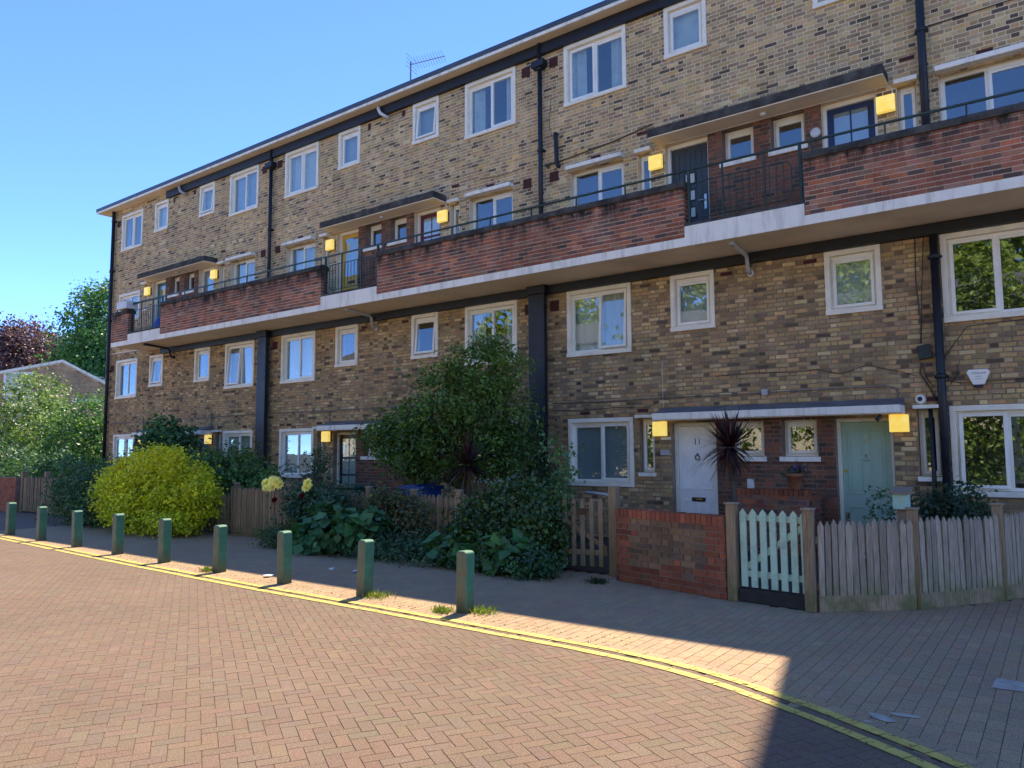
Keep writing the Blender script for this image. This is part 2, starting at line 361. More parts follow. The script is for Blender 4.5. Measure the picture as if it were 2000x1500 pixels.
def brick_face(B, org, u, pal, ma, mo, parent, seed, proud=0.006, ch=0.0035, single=300, field='brick_field', rough=0.0025, colfn=None):
    """B: bricks in (u,v); org: 3-D point of (0,0); u: unit along; the face normal is (u.y,-u.x)"""
    rng = np.random.default_rng(seed)
    u = np.array([u[0], u[1], 0.0]); n = np.array([u[1], -u[0], 0.0]); org = np.array(org, float)
    A = np.array([b[:4] for b in B]); full = np.array([b[4] for b in B]); N = len(A)
    col = pick(pal, N, rng)
    if colfn is not None: col = colfn(A, col, rng)
    cen = org+((A[:, 0]+A[:, 1])/2)[:, None]*u+np.array([0, 0, 1.0])*((A[:, 2]+A[:, 3])/2)[:, None]
    score = np.full(N, -1.0)
    for i in range(N):
        if full[i]:
            q = pixel(cen[i])
            if q and -20 < q[0] < 2020 and -20 < q[1] < 1520: score[i] = (A[i, 1]-A[i, 0])/q[2]**2
    top = [i for i in np.argsort(-score)[:single] if score[i] > 0]
    iso = np.zeros(N, bool); iso[top] = True
    ang = math.atan2(u[1], u[0]); po = np.array(org_of(parent))
    for i in top:
        me = unit_brick(A[i, 1]-A[i, 0], A[i, 3]-A[i, 2], mo, proud, ch)
        o = bpy.data.objects.new('brick', me); COL.objects.link(o); o.parent = parent
        o.location = cen[i]-po+n*rng.uniform(-0.003, 0.003); o.rotation_euler = (rng.uniform(-.01, .01), rng.uniform(-.006, .006), ang+rng.uniform(-.012, .012)); o.color = (*col[i], 1)
    R = ~iso
    if R.any():
        a = A[R]; m = len(a); V = np.zeros((m, 8, 3)); pr = proud+rng.uniform(-0.003, 0.003, m)
        uu = np.stack([a[:, 0], a[:, 1], a[:, 1], a[:, 0]], 1); vv = np.stack([a[:, 2], a[:, 2], a[:, 3], a[:, 3]], 1)
        ii = np.array([ch, -ch, -ch, ch]); jj = np.array([ch, ch, -ch, -ch])
        for k in range(8):
            q = k % 4; U = uu[:, q].copy(); W = vv[:, q].copy(); d = np.full(m, -0.01)
            if k >= 4:
                U += ii[q]+rng.uniform(-rough, rough, m); W += jj[q]+rng.uniform(-rough, rough, m); d = pr+rng.uniform(-0.0015, 0.0015, m)
            V[:, k] = org+U[:, None]*u+d[:, None]*n; V[:, k, 2] += W
        F = (np.arange(m)*8)[:, None, None]+BOXQ[None]
        np_mesh(field, V.reshape(-1, 3), F.reshape(-1, 4), ma, parent, np.repeat(col[R], 5, 0), kind='stuff')
def wall_sheet(name, u0, u1, z0, z1, ops, mat, parent, y=12.9, depth=0.3, reveal=None):
    """flat wall at y with rectangular openings and their reveals"""
    xs = sorted({u0, u1, *[min(max(v, u0), u1) for o in ops for v in o[:2]]}); zs = sorted({z0, z1, *[min(max(v, z0), z1) for o in ops for v in o[2:4]]})
    mb = MB()
    for i in range(len(xs)-1):
        for j in range(len(zs)-1):
            cx, cz = (xs[i]+xs[i+1])/2, (zs[j]+zs[j+1])/2
            if any(a < cx < b and c < cz < d for a, b, c, d in ops): continue
            mb.add([(xs[i], y, zs[j]), (xs[i+1], y, zs[j]), (xs[i+1], y, zs[j+1]), (xs[i], y, zs[j+1])], [(0, 1, 2, 3)])
    for a, b, c, d in (ops if reveal is None else reveal):
        for p, q in (((a, c), (a, d)), ((b, d), (b, c)), ((a, d), (b, d)), ((b, c), (a, c))):
            mb.add([(p[0], y, p[1]), (q[0], y, q[1]), (q[0], y+depth, q[1]), (p[0], y+depth, p[1])], [(0, 1, 2, 3)])
    me = bpy.data.meshes.new(name); me.from_pydata(mb.v, [], mb.f); me.materials.append(mat); me.update()
    o = bpy.data.objects.new(name, me); COL.objects.link(o); o.parent = parent
    o3 = org_of(parent); me.transform(Matrix.Translation(-Vector(o3))); ORG[o.name] = o3
    return o

# ------------------------------------------------------------------ ground, road, pavement
FY = 12.9
UP = [(-40,7.35),(-28,6.75),(-17.2,6.24),(-11.56,5.96),(-8.47,5.86),(-6.45,5.84),(-5.43,5.82),(-4.33,5.79),(-3.4,5.77),(-2.71,5.71),(-2.23,5.60),(-1.67,5.38),(-1.06,5.07),(-0.55,4.78),(0.2,4.3),(1.2,3.5),(2.4,2.3),(4,0.2)]
UPX = np.array([p[0] for p in UP]); UPY = np.array([p[1] for p in UP])
def smooth_curve(n=900):
    x = np.linspace(-39.5, 3.9, n); y = np.interp(x, UPX, UPY)
    k = np.hanning(25); k /= k.sum(); yp = np.pad(y, 12, mode='edge'); y2 = np.convolve(yp, k, 'valid')
    return np.stack([x, y2], 1)
CURVE = smooth_curve()
def kerb_y(x): return np.interp(x, CURVE[:, 0], CURVE[:, 1])
GARDEN = [(-45,9.15),(-4.95,9.15),(-4.8,8.86),(-3.19,8.44),(-2.23,8.36),(-1.36,9.10),(-0.66,10.12),(-0.1,11.4),(0.2,12.9),(-45,12.9)]
def in_garden(x, y):
    c = np.zeros(len(x), bool); n = len(GARDEN)
    for i in range(n):
        x1, y1 = GARDEN[i]; x2, y2 = GARDEN[(i+1) % n]
        if y1 == y2: continue
        hit = ((y1 > y) != (y2 > y)) & (x < (x2-x1)*(y-y1)/(y2-y1)+x1); c ^= hit
    return c
def blockmat(name, src, c1, c2, c3, spk=1.0):
    m, nt, bs = newmat(name); P = pos(nt)
    c = nd(nt, 'ShaderNodeAttribute', attribute_name='bcol').outputs['Color'] if src == 'attr' else nd(nt, 'ShaderNodeObjectInfo').outputs['Color'] if src == 'obj' else ramp(nt, noise(nt, P, 9, 3), [(0.3, c1), (0.5, c2), (0.7, c3)])
    c = mixc(nt, 1.0, c, ramp(nt, noise(nt, P, 0.45, 6, 0.65), [(0.3, g3(0.88)), (0.5, g3(1.0)), (0.7, g3(1.08))]), 'MULTIPLY')
    c = mixc(nt, 1.0, c, ramp(nt, noise(nt, P, 105, 3, 0.8), [(0.30, g3(0.45)), (0.5, g3(1.0)), (0.70, g3(1.65))]), 'MULTIPLY')
    c = mixc(nt, ramp(nt, noise(nt, P, 120, 2), [(0.60, g3(0)), (0.70, g3(0.6*spk))]), c, (0.44, 0.37, 0.30))
    c = mixc(nt, ramp(nt, noise(nt, P, 135, 2), [(0.30, g3(0.6)), (0.40, g3(0))]), c, (0.06, 0.05, 0.045))
    c = mixc(nt, ramp(nt, noise(nt, P, 1.7, 6, 0.72), [(0.6, g3(0)), (0.78, g3(0.4))]), c, (0.13, 0.115, 0.095))
    nt.links.new(c, bs.inputs['Base Color']); bs.inputs['Roughness'].default_value = 0.88; bs.inputs['Specular IOR Level'].default_value = 0.25
    bump(nt, noise(nt, P, 190, 3, 0.7), bs, 0.55, 0.003)
    return m
RC = ((0.165,0.113,0.078),(0.169,0.117,0.08),(0.162,0.115,0.079))
M['blk_a'] = blockmat('paving_block_field', 'attr', *RC); M['blk_o'] = blockmat('paving_block', 'obj', *RC); M['blk_far'] = blockmat('far_paving', 'far', *RC)
M['joint'] = plain('sand_joint', (0.125, 0.093, 0.071), 0.95, 0.3, 6, bmp=0.5, spec=0.1)
M['land'] = plain('grass_and_tarmac', (0.075, 0.075, 0.05), 0.95, 0.4, 0.3, bmp=0.4)
ROADPAL = [((0.158,0.113,0.093),4),((0.161,0.117,0.095),4),((0.155,0.115,0.093),3.5),((0.157,0.109,0.090),2),((0.153,0.112,0.095),1.5),((0.153,0.117,0.095),1.5)]
PAVEPAL = [((0.340,0.248,0.174),4),((0.351,0.259,0.181),3),((0.328,0.244,0.178),3),((0.349,0.240,0.167),1.5)]
def sheet(name, poly, z, mat, kind='structure', parent=None):
    o = MB().add([(p[0], p[1], z) for p in poly], [tuple(range(len(poly)))]).build(name, mat, parent)
    if kind: o['kind'] = kind
    return o
sheet('ground', [(-320,-260),(260,-260),(260,320),(-320,320)], -0.06, M['land'])
NX0, NX1, NY0 = -19.0, 4.5, 0.3                                  # where paving blocks are laid one by one
road = MB()
def rect(mb, x0, x1, y0, y1, z): mb.add([(x0, y0, z), (x1, y0, z), (x1, y1, z), (x0, y1, z)], [(0, 1, 2, 3)])
rect(road, NX0, NX1, NY0, 7.2, -0.0048)
road = road.build('road', M['joint']); road['kind'] = 'structure'
far = MB()
rect(far, -70, NX0, -9, 9.2, -0.0040); rect(far, NX0, 30, -9, NY0, -0.0040); rect(far, NX1, 30, NY0, 12.9, -0.0040); rect(far, -70, -29, 9.2, 14, -0.0040)
far.build('distant_paving', M['blk_far'], road)
pav = MB(); rect(pav, NX0, NX1, 7.2, 13.5, -0.0058)
pav = pav.build('pavement', M['joint']); pav['kind'] = 'structure'
def blocks(cx, cy, ang, L, W, ztop, pal, parent, seed, single, name='paving_block'):
    rng = np.random.default_rng(seed); N = len(cx); col = pick(pal, N, rng, 0.05)
    z = ztop+rng.uniform(-0.0006, 0.0006, N)
    sc = np.full(N, -1.0)
    for i in range(N):
        q = pixel((cx[i], cy[i], 0))
        if q and 0 < q[0] < 2000 and 0 < q[1] < 1500: sc[i] = 1/q[2]**3
    top = [i for i in np.argsort(-sc)[:single] if sc[i] > 0]; iso = np.zeros(N, bool); iso[top] = True
    a, b, c = L/2, W/2, 0.0013
    vs = np.array([(-a,-b,-0.014),(a,-b,-0.014),(a,b,-0.014),(-a,b,-0.014),(-a+c,-b+c,0),(a-c,-b+c,0),(a-c,b-c,0),(-a+c,b-c,0)])
    me = bpy.data.meshes.new(name); me.from_pydata([tuple(v) for v in vs], [], [tuple(q) for q in BOXQ]); me.materials.append(M['blk_o']); me.update()
    aa = np.broadcast_to(np.asarray(ang, float), (N,)); tilt = rng.normal(0, 0.0025, (N, 2)); ja = aa+rng.normal(0, 0.004, N)
    for i in top:
        o = bpy.data.objects.new(name, me); COL.objects.link(o); o.parent = parent
        o.location = (cx[i], cy[i], z[i]); o.rotation_euler = (tilt[i, 0], tilt[i, 1], ja[i]); o.color = (*col[i], 1)
    R = ~iso; m = R.sum()
    ca, sa = np.cos(ja[R])[:, None], np.sin(ja[R])[:, None]
    V = np.zeros((m, 8, 3)); V[:, :, 0] = cx[R][:, None]+vs[:, 0]*ca-vs[:, 1]*sa; V[:, :, 1] = cy[R][:, None]+vs[:, 0]*sa+vs[:, 1]*ca
    V[:, :, 2] = z[R][:, None]+vs[:, 2]+vs[:, 1]*tilt[R][:, :1]-vs[:, 0]*tilt[R][:, 1:]
    np_mesh(name+'_field', V.reshape(-1, 3), ((np.arange(m)*8)[:, None, None]+BOXQ[None]).reshape(-1, 4), M['blk_a'], parent, np.repeat(col[R], 5, 0), kind='stuff')
# road: herringbone
HA = math.radians(-30.5); hx, hy, ha = [], [], []
ch_, sh_ = math.cos(HA), math.sin(HA)
for i in range(-160, 200):
    for j in range(-160, 200):
        k = (i-j) % 4
        if k == 0: lx, ly, r = (i+1)*0.09, (j+0.5)*0.09, 0.0
        elif k == 3: lx, ly, r = (i+0.5)*0.09, (j+1)*0.09, math.pi/2
        else: continue
        lx -= 2; ly -= 2
        x = lx*ch_-ly*sh_-7; y = lx*sh_+ly*ch_+3.0
        if NX0 < x < NX1 and NY0 < y < 7.2 and y < kerb_y(x)-0.02: hx.append(x); hy.append(y); ha.append(HA+r)
blocks(np.array(hx), np.array(hy), np.array(ha), 0.1781, 0.0881, 0.0, ROADPAL, road, 11, 300)
# pavement: rows running square to the houses
px_, py_ = [], []
for i in range(int((NX1-NX0)/0.1)):
    x = NX0+0.05+i*0.1
    for j in range(44):
        y = 4.2+0.1+j*0.2+(0.1 if i % 2 else 0)
        px_.append(x); py_.append(y)
px_ = np.array(px_); py_ = np.array(py_)
ok = (py_ > kerb_y(px_)-0.02) & (py_ < 12.85) & ~in_garden(px_, py_)
blocks(px_[ok], py_[ok], math.pi/2, 0.198, 0.0978, -0.0016, PAVEPAL, pav, 12, 300)
# edge course along the curve
seg = np.cumsum(np.r_[0, np.hypot(*np.diff(CURVE, axis=0).T)]); tt = np.arange(0.1, seg[-1], 0.2)
ex = np.interp(tt, seg, CURVE[:, 0]); ey = np.interp(tt, seg, CURVE[:, 1]); ea = np.arctan2(np.gradient(ey), np.gradient(ex))
kk = ex > NX0
blocks(ex[kk]-np.sin(ea[kk])*0.10, ey[kk]+np.cos(ea[kk])*0.10, ea[kk], 0.194, 0.096, 0.0022, PAVEPAL, pav, 13, 0, 'edge_block')
# double yellow lines: worn paint film lying on the blocks, broken at joints
def paintmat():
    m, nt, bs = newmat('worn_yellow_road_paint'); P = pos(nt)
    nt.links.new(ramp(nt, noise(nt, P, 7, 5), [(0.3, (0.44,0.335,0.075)), (0.6, (0.57,0.445,0.10)), (0.8, (0.55,0.46,0.20))]), bs.inputs['Base Color'])
    bs.inputs['Roughness'].default_value = 0.7
    tr = nd(nt, 'ShaderNodeBsdfTransparent'); mx = nd(nt, 'ShaderNodeMixShader')
    f = ramp(nt, noise(nt, P, 16, 6, 0.75), [(0.36, g3(0)), (0.44, g3(1))])
    nt.links.new(f, mx.inputs[0]); nt.links.new(tr.outputs[0], mx.inputs[1]); nt.links.new(bs.outputs[0], mx.inputs[2])
    nt.links.new(mx.outputs[0], nt.nodes['Material Output'].inputs[0]); return m
M['paint'] = paintmat()
for off, half in ((0.0, 0.043), (-0.165, 0.043)):
    mb = MB(); rr = random.Random(5+int(off*100)); s0 = 0.0
    while s0 < seg[-1]-0.3:
        ln = rr.choice([0.1, 0.2, 0.2, 0.3]); st = 4
        ts = np.linspace(s0+0.004, s0+ln-0.004, st)
        cx = np.interp(ts, seg, CURVE[:, 0]); cy = np.interp(ts, seg, CURVE[:, 1])
        dx = np.interp(ts+0.05, seg, CURVE[:, 0])-cx; dy = np.interp(ts+0.05, seg, CURVE[:, 1])-cy; l = np.hypot(dx, dy); nx, ny = -dy/l, dx/l
        j0, j1 = rr.uniform(-0.005, 0.005), rr.uniform(-0.005, 0.005)
        vs = [(cx[i]+nx[i]*(off+half+j0), cy[i]+ny[i]*(off+half+j0), 0.0062) for i in range(st)]+[(cx[i]+nx[i]*(off-half+j1), cy[i]+ny[i]*(off-half+j1), 0.0062) for i in range(st)]
        mb.add(vs, [(i, st+i, st+i+1, i+1) for i in range(st-1)]); s0 += ln
    mb.build('yellow_line', M['paint'], road)
sheet('garden_soil', [(-29,9.15)]+GARDEN[1:-1]+[(-29,12.9)], 0.012, M['soil'])
M['path'] = plain('concrete_path', (0.22, 0.20, 0.17), 0.9, 0.2, 3, bmp=0.3, dirt=(0.09,0.085,0.06), dirtamt=0.5)

# ------------------------------------------------------------------ the apartment block
BX0, BX1 = -27.72, 5.43
block = empty('apartment_block', (-11, FY, 0), 'long four storey brick apartment block with white windows and an access balcony', 'apartment block')
BAYS = [-4.02, -13.47, -22.92, 5.43]
low_ops, up_ops, WIN, DOOR = [], [], [], []
for k, C in enumerate(BAYS):
    for s in (-1, 1):
        if k == 3 and s == 1: continue
        def R_(a, b): return (C+s*a, C+s*b) if s > 0 else (C-b, C-a)
        b = R_(2.64, 4.08); sm = R_(0.96, 1.79); st = R_(2.20, 2.50); dr = R_(1.0, 1.85); en = R_(0.15, 0.73); lw = R_(2.74, 3.98); st2 = R_(2.15, 2.43)
        for ops, kind, (x0, x1), z0, z1 in ((low_ops,'big',b,3.59,4.93),(low_ops,'small',sm,3.89,4.93),(low_ops,'big',b,1.0,2.31),(low_ops,'strip',st,1.27,2.29),(low_ops,'entry',en,1.57,2.21),
                                           (up_ops,'big',b,8.89,10.2),(up_ops,'small',sm,9.19,10.2),(up_ops,'ledge',lw,6.3,7.46),(up_ops,'strip',st2,6.6,7.46),(up_ops,'entry',en,6.87,7.50)):
            if kind == 'ledge' and k == 2 and s == -1: kind = 'big'; x0, x1, z1 = x0-0.1, x1+0.1, 7.3
            ops.append((x0, x1, z0, z1)); WIN.append((kind, x0, x1, z0, z1, k, s))
        low_ops.append((*dr, 0.03, 2.20)); up_ops.append((*dr, 5.28, 7.50))
        DOOR.append((dr[0], dr[1], 0.03, 2.20, k, s, 'g')); DOOR.append((dr[0], dr[1], 5.36, 7.50, k, s, 'w'))
def inside(z, ops): return [o for o in ops if o[0] > z[0]-0.01 and o[1] < z[1]+0.01 and o[2] > z[2]-0.01 and o[3] < z[3]+0.01]
red_low = [(C-1.0, min(C+1.0, BX1), 0.0, 2.25) for C in BAYS]; red_up = [(C-1.0, min(C+1.0, BX1), 5.25, 7.5) for C in BAYS]
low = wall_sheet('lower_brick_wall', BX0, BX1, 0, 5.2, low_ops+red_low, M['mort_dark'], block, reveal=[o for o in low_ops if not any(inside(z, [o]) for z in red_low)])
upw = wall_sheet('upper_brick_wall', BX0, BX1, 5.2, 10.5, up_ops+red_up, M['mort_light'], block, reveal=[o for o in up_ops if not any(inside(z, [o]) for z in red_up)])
M['mort_ent'] = plain('entrance_mortar', (0.25, 0.175, 0.13), 0.95, 0.3, 3, bmp=0.4, spec=0.1)
def fac_col(dark):
    def f(A, col, rng):
        h = (A[:, 1]-A[:, 0] < 0.15) & (rng.random(len(A)) < 0.14); col[h] *= 0.6
        return np.clip(col*np.array([1.07, 0.99, 0.80])*dark, 0, 1)
    return f
# a tan soldier-straight field of flemish bond; beyond the entrance zones the bricks are yellow stocks
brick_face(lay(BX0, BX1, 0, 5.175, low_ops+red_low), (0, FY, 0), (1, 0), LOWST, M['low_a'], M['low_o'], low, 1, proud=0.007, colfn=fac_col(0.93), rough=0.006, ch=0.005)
brick_face(lay(BX0, BX1, 5.25, 10.5, up_ops+red_up), (0, FY, 0), (1, 0), STOCK, M['stock_a'], M['stock_o'], upw, 2, proud=0.005, colfn=fac_col(0.93))
for n_, (zone, ops) in enumerate([(z, low_ops) for z in red_low]+[(z, up_ops) for z in red_up]):
    ep = wall_sheet('entrance_panel', *zone, inside(zone, ops), M['mort_ent'], block)
    brick_face(lay(*zone, ops, 'flemish', 0.11), (0, FY, 0), (1, 0), ENTB, M['red_a'], M['red_o'], ep, 40+n_, single=90 if n_ in (0, 4) else 0)
# body of the building behind the front wall, with dim rooms
MB().box(BX0+0.02, BX1, FY+0.95, 21.5, 0, 10.46).build('building_body', M['gable'], block)
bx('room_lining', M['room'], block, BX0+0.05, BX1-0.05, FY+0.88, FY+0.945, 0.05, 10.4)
MB().box(BX0, BX0+0.25, FY+0.002, FY+0.96, 0, 10.44).build('end_wall', M['gable'], block)
fl = MB()
for z in (0.0, 2.45, 5.12, 7.75): fl.box(BX0+0.3, BX1-0.05, FY+0.31, FY+0.87, z, z+0.12)
for C in BAYS:
    for dx in (-4.72, 0.0, 2.0, -2.0): 
        if BX0+0.4 < C+dx < BX1-0.1: fl.box(C+dx-0.06, C+dx+0.06, FY+0.315, FY+0.865, 0.05, 10.3)
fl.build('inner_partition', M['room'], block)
# roof
bx('roof', M['roof'], block, -28.25, BX1+0.3, FY-0.35, 21.9, 10.53, 10.60)
bx('roof_edge', M['gutter'], block, -28.27, BX1+0.32, FY-0.385, FY-0.352, 10.515, 10.625)
bx('roof_edge', M['gutter'], block, -28.285, -28.252, FY-0.38, 21.9, 10.515, 10.625)
bx('roof_fascia', M['slab'], block, -28.245, BX1+0.3, FY-0.372, FY-0.33, 10.445, 10.513)
bx('eaves_soffit', M['soffit'], block, -28.24, BX1+0.3, FY-0.328, FY-0.004, 10.452, 10.527)
bx('eaves_soffit', M['soffit'], block, -28.24, BX0-0.004, FY, 21.8, 10.452, 10.527)
MB().box(-23.9, BX1, FY-0.115, FY-0.008, 10.21, 10.450).build('eaves_beam', M['black'], block, bevel=0.006)
# taller stair tower at the right end of the roof
bx('stair_tower', M['gable'], block, -3.27, BX1+0.25, FY-0.30, 19.0, 10.63, 16.4)

# ---- windows
def curtain(x0, x1, z0, z1, y, mat, parent, seed, amp=0.018):
    n = max(8, int((x1-x0)/0.03)); rr = random.Random(seed); ph = rr.uniform(0, 6)
    vs = []; 
    for i in range(n+1):
        x = x0+(x1-x0)*i/n; yy = y+amp*math.sin(i*1.25+ph)+amp*0.5*math.sin(i*0.43+ph*2)
        vs += [(x, yy, z0), (x, yy, z1)]
    o = MB().add(vs, [(2*i, 2*i+2, 2*i+3, 2*i+1) for i in range(n)]).build('curtain', mat, parent, smooth=True)
    return o
def ring(mb, x0, x1, z0, z1, w, y0, y1):
    mb.box(x0, x1, y0, y1, z1-w, z1); mb.box(x0, x1, y0, y1, z0, z0+w)
    mb.box(x0, x0+w, y0, y1, z0+w, z1-w); mb.box(x1-w, x1, y0, y1, z0+w, z1-w)
def sash(parent, x0, x1, z0, z1, y, opened=0.0, vent=True, name='casement'):
    w = 0.048; mb = MB(); ring(mb, x0, x1, z0, z1, w, y-0.03, y+0.03)
    if vent: mb.box(x0+w, x1-w, y-0.022, y+0.02, z1-w-0.045, z1-w)
    o = mb.build(name, M['white'], parent, bevel=0.004)
    p = MB().box(x0+w-0.004, x1-w+0.004, y-0.004, y+0.004, z0+w-0.004, z1-w-(0.045 if vent else 0)+0.004).build('pane', M['glass'], parent)
    if opened:
        for q in (o, p):                                             # top hung: swing out at the bottom
            q.data.transform(Matrix.Translation(-Vector((0, y-org_of(parent)[1], z1-org_of(parent)[2]))))
            q.data.transform(Matrix.Rotation(-opened, 4, 'X'))
            q.data.transform(Matrix.Translation(Vector((0, y-org_of(parent)[1], z1-org_of(parent)[2]))))
rw = random.Random(77); wi = 0
for kind, x0, x1, z0, z1, k, s in WIN:
    wi += 1
    if kind in ('big', 'small'):
        top = z0 > 8; mb = MB(); t = 0.07
        mb.box(x0-0.01, x1+0.01, FY-0.035, FY+0.10, z1-t, z1+0.012); mb.box(x0-0.01, x0+t, FY-0.035, FY+0.10, z0+t, z1-t); mb.box(x1-t, x1+0.01, FY-0.035, FY+0.10, z0+t, z1-t)
        w = mb.build('window', M['surround'] if z0 < 5 or True else M['white'], block, bevel=0.005)
        MB().box(x0-0.015, x1+0.015, FY-0.055, FY+0.11, z0-0.012, z0+t-0.003).build('sill', M['surround'], w, bevel=0.006)
        a0, a1, c0, c1 = x0+t, x1-t, z0+t, z1-t
        y = FY+0.085
        fb = MB(); ring(fb, a0, a1, c0, c1, 0.05, y-0.03, y+0.04)
        if kind == 'big': fb.box((a0+a1)/2-0.028, (a0+a1)/2+0.028, y-0.029, y+0.039, c0+0.05, c1-0.05)
        fb.build('frame', M['white'], w, bevel=0.004)
        if kind == 'big':
            m = (a0+a1)/2; flip = rw.random() < 0.4
            op = 0.07 if rw.random() < 0.35 else 0.0
            L, Rr = (a0+0.035, m-0.015), (m+0.015, a1-0.035)
            if flip: L, Rr = Rr, L
            MB().box(L[0]+0.015, L[1]-0.015, y-0.004, y+0.004, c0+0.045, c1-0.05-0.045).build('pane', M['glass'], w)
            bx('vent_strip', M['white'], w, L[0]+0.016, L[1]-0.016, y-0.018, y+0.02, c1-0.095, c1-0.051)
            sash(w, Rr[0], Rr[1], c0+0.035, c1-0.035, y-0.032, op, False)
        else:
            sash(w, a0+0.035, a1-0.035, c0+0.035, c1-0.035, y-0.032, 0.09 if rw.random() < 0.4 else 0.0, True)
        r = rw.random()
        if (k, s) == (0, -1) and kind == 'big' and z0 < 2: r = 0.70
        if (k, s) == (0, 1) and kind == 'big': r = 0.9
        # what hangs behind the glass
        if kind == 'big':
            if r < 0.34: curtain(a0+0.02, a1-0.02, c0+0.02, c1, FY+0.17, M['lace'], w, wi)
            elif r < 0.60: curtain(a0+0.02, a0+0.36, c0, c1, FY+0.18, M['net'], w, wi, 0.03); curtain(a1-0.34, a1-0.02, c0, c1, FY+0.18, M['net'], w, wi+9, 0.03)
            elif r < 0.85: bx('blind', M['blind'], w, a0+0.02, a1-0.02, FY+0.155, FY+0.165, c0+(0.0 if r > 0.66 else 0.7)*(c1-c0), c1)
        elif r < 0.7: bx('blind', M['net'] if r < 0.35 else M['blind'], w, a0+0.02, a1-0.02, FY+0.155, FY+0.165, c0, c1)
    else:
        y = FY+0.21 if kind == 'entry' else FY+0.16
        fb = MB(); ring(fb, x0, x1, z0, z1, 0.065 if kind != 'strip' else 0.055, y-0.03, y+0.04)
        if kind == 'ledge': fb.box((x0+x1)/2-0.03, (x0+x1)/2+0.03, y-0.031, y+0.04, z0+0.06, z1-0.06)
        w = fb.build('window', M['white'], block, bevel=0.004); e = 0.06 if kind != 'strip' else 0.05
        if kind == 'ledge':
            m = (x0+x1)/2
            MB().box(x0+e, m-0.025, y-0.004, y+0.004, z0+e, z1-e).build('pane', M['glass'], w); sash(w, m+0.018, x1-e+0.012, z0+e-0.012, z1-e+0.012, y-0.032, 0.0, True)
            MB().box(x0-0.03, x1+0.03, FY-0.17, FY+0.05, z1+0.002, z1+0.085).build('lintel_ledge', M['slab'], w, bevel=0.006)
            if rw.random() < 0.5: curtain(x0+0.07, x1-0.07, z0, z1-0.05, FY+0.28, M['lace'], w, wi)
        elif kind == 'strip':
            sash(w, x0+0.035, x1-0.035, z0+0.035, z1-0.035, y-0.032, 0, True)
            MB().box(x0-0.03, x1+0.03, FY-0.05, FY+0.14, z0-0.075, z0-0.004).build('sill', M['slab'], w, bevel=0.006)
            if z0 < 5: MB().box(x0-0.04, x1+0.04, FY-0.14, FY+0.05, z1+0.004, z1+0.06).build('lintel_ledge', M['slab'], w, bevel=0.005)
            else: MB().box(x0-0.03, x1+0.03, FY-0.10, FY+0.05, z1+0.004, z1+0.075).build('lintel_ledge', M['slab'], w, bevel=0.005)
        else:
            sash(w, x0+0.05, x1-0.05, z0+0.05, z1-0.05, y-0.032, 0, True)
            MB().box(x0-0.04, x1+0.04, FY-0.055, FY+0.19, z0-0.085, z0-0.004).build('sill', M['slab'], w, bevel=0.006)

# ---- doors
def text_mesh(name, txt, size, loc, mat, parent, ext=0.003):
    cu = bpy.data.curves.new(name, 'FONT'); cu.body = txt; cu.size = size; cu.extrude = ext; cu.align_x = 'CENTER'; cu.align_y = 'CENTER'
    to = bpy.data.objects.new(name+'_curve', cu); COL.objects.link(to)
    me = bpy.data.meshes.new_from_object(to.evaluated_get(bpy.context.evaluated_depsgraph_get())); bpy.data.objects.remove(to); bpy.data.curves.remove(cu)
    o3 = org_of(parent); me.transform(Matrix.Rotation(math.pi/2, 4, 'X')); me.transform(Matrix.Translation(Vector(loc)-Vector(o3)))
    me.materials.clear(); me.materials.append(mat)
    o = bpy.data.objects.new(name, me); COL.objects.link(o); o.parent = parent; return o
def panel(mb, x0, x1, z0, z1, y):
    ring(mb, x0, x1, z0, z1, 0.022, y-0.012, y+0.004); mb.box(x0+0.05, x1-0.05, y-0.006, y+0.004, z0+0.05, z1-0.05)
DOORS = {('g',0,-1):('panel','door_white','11'),('g',0,1):('panel','door_sage','2'),('g',1,-1):('glazed','door_black',None),('g',1,1):('panel','door_brown',None),('g',2,-1):('panel','door_navy',None),('g',2,1):('panel','door_brown',None),('g',3,-1):('panel','door_grey',None),
         ('w',0,-1):('squares','door_anthracite',None),('w',0,1):('grid','door_navy',None),('w',1,-1):('tall','door_yellow',None),('w',1,1):('glazed','door_red',None),('w',2,-1):('tall','door_green',None),('w',2,1):('tall','door_grey',None),('w',3,-1):('panel','door_red',None)}
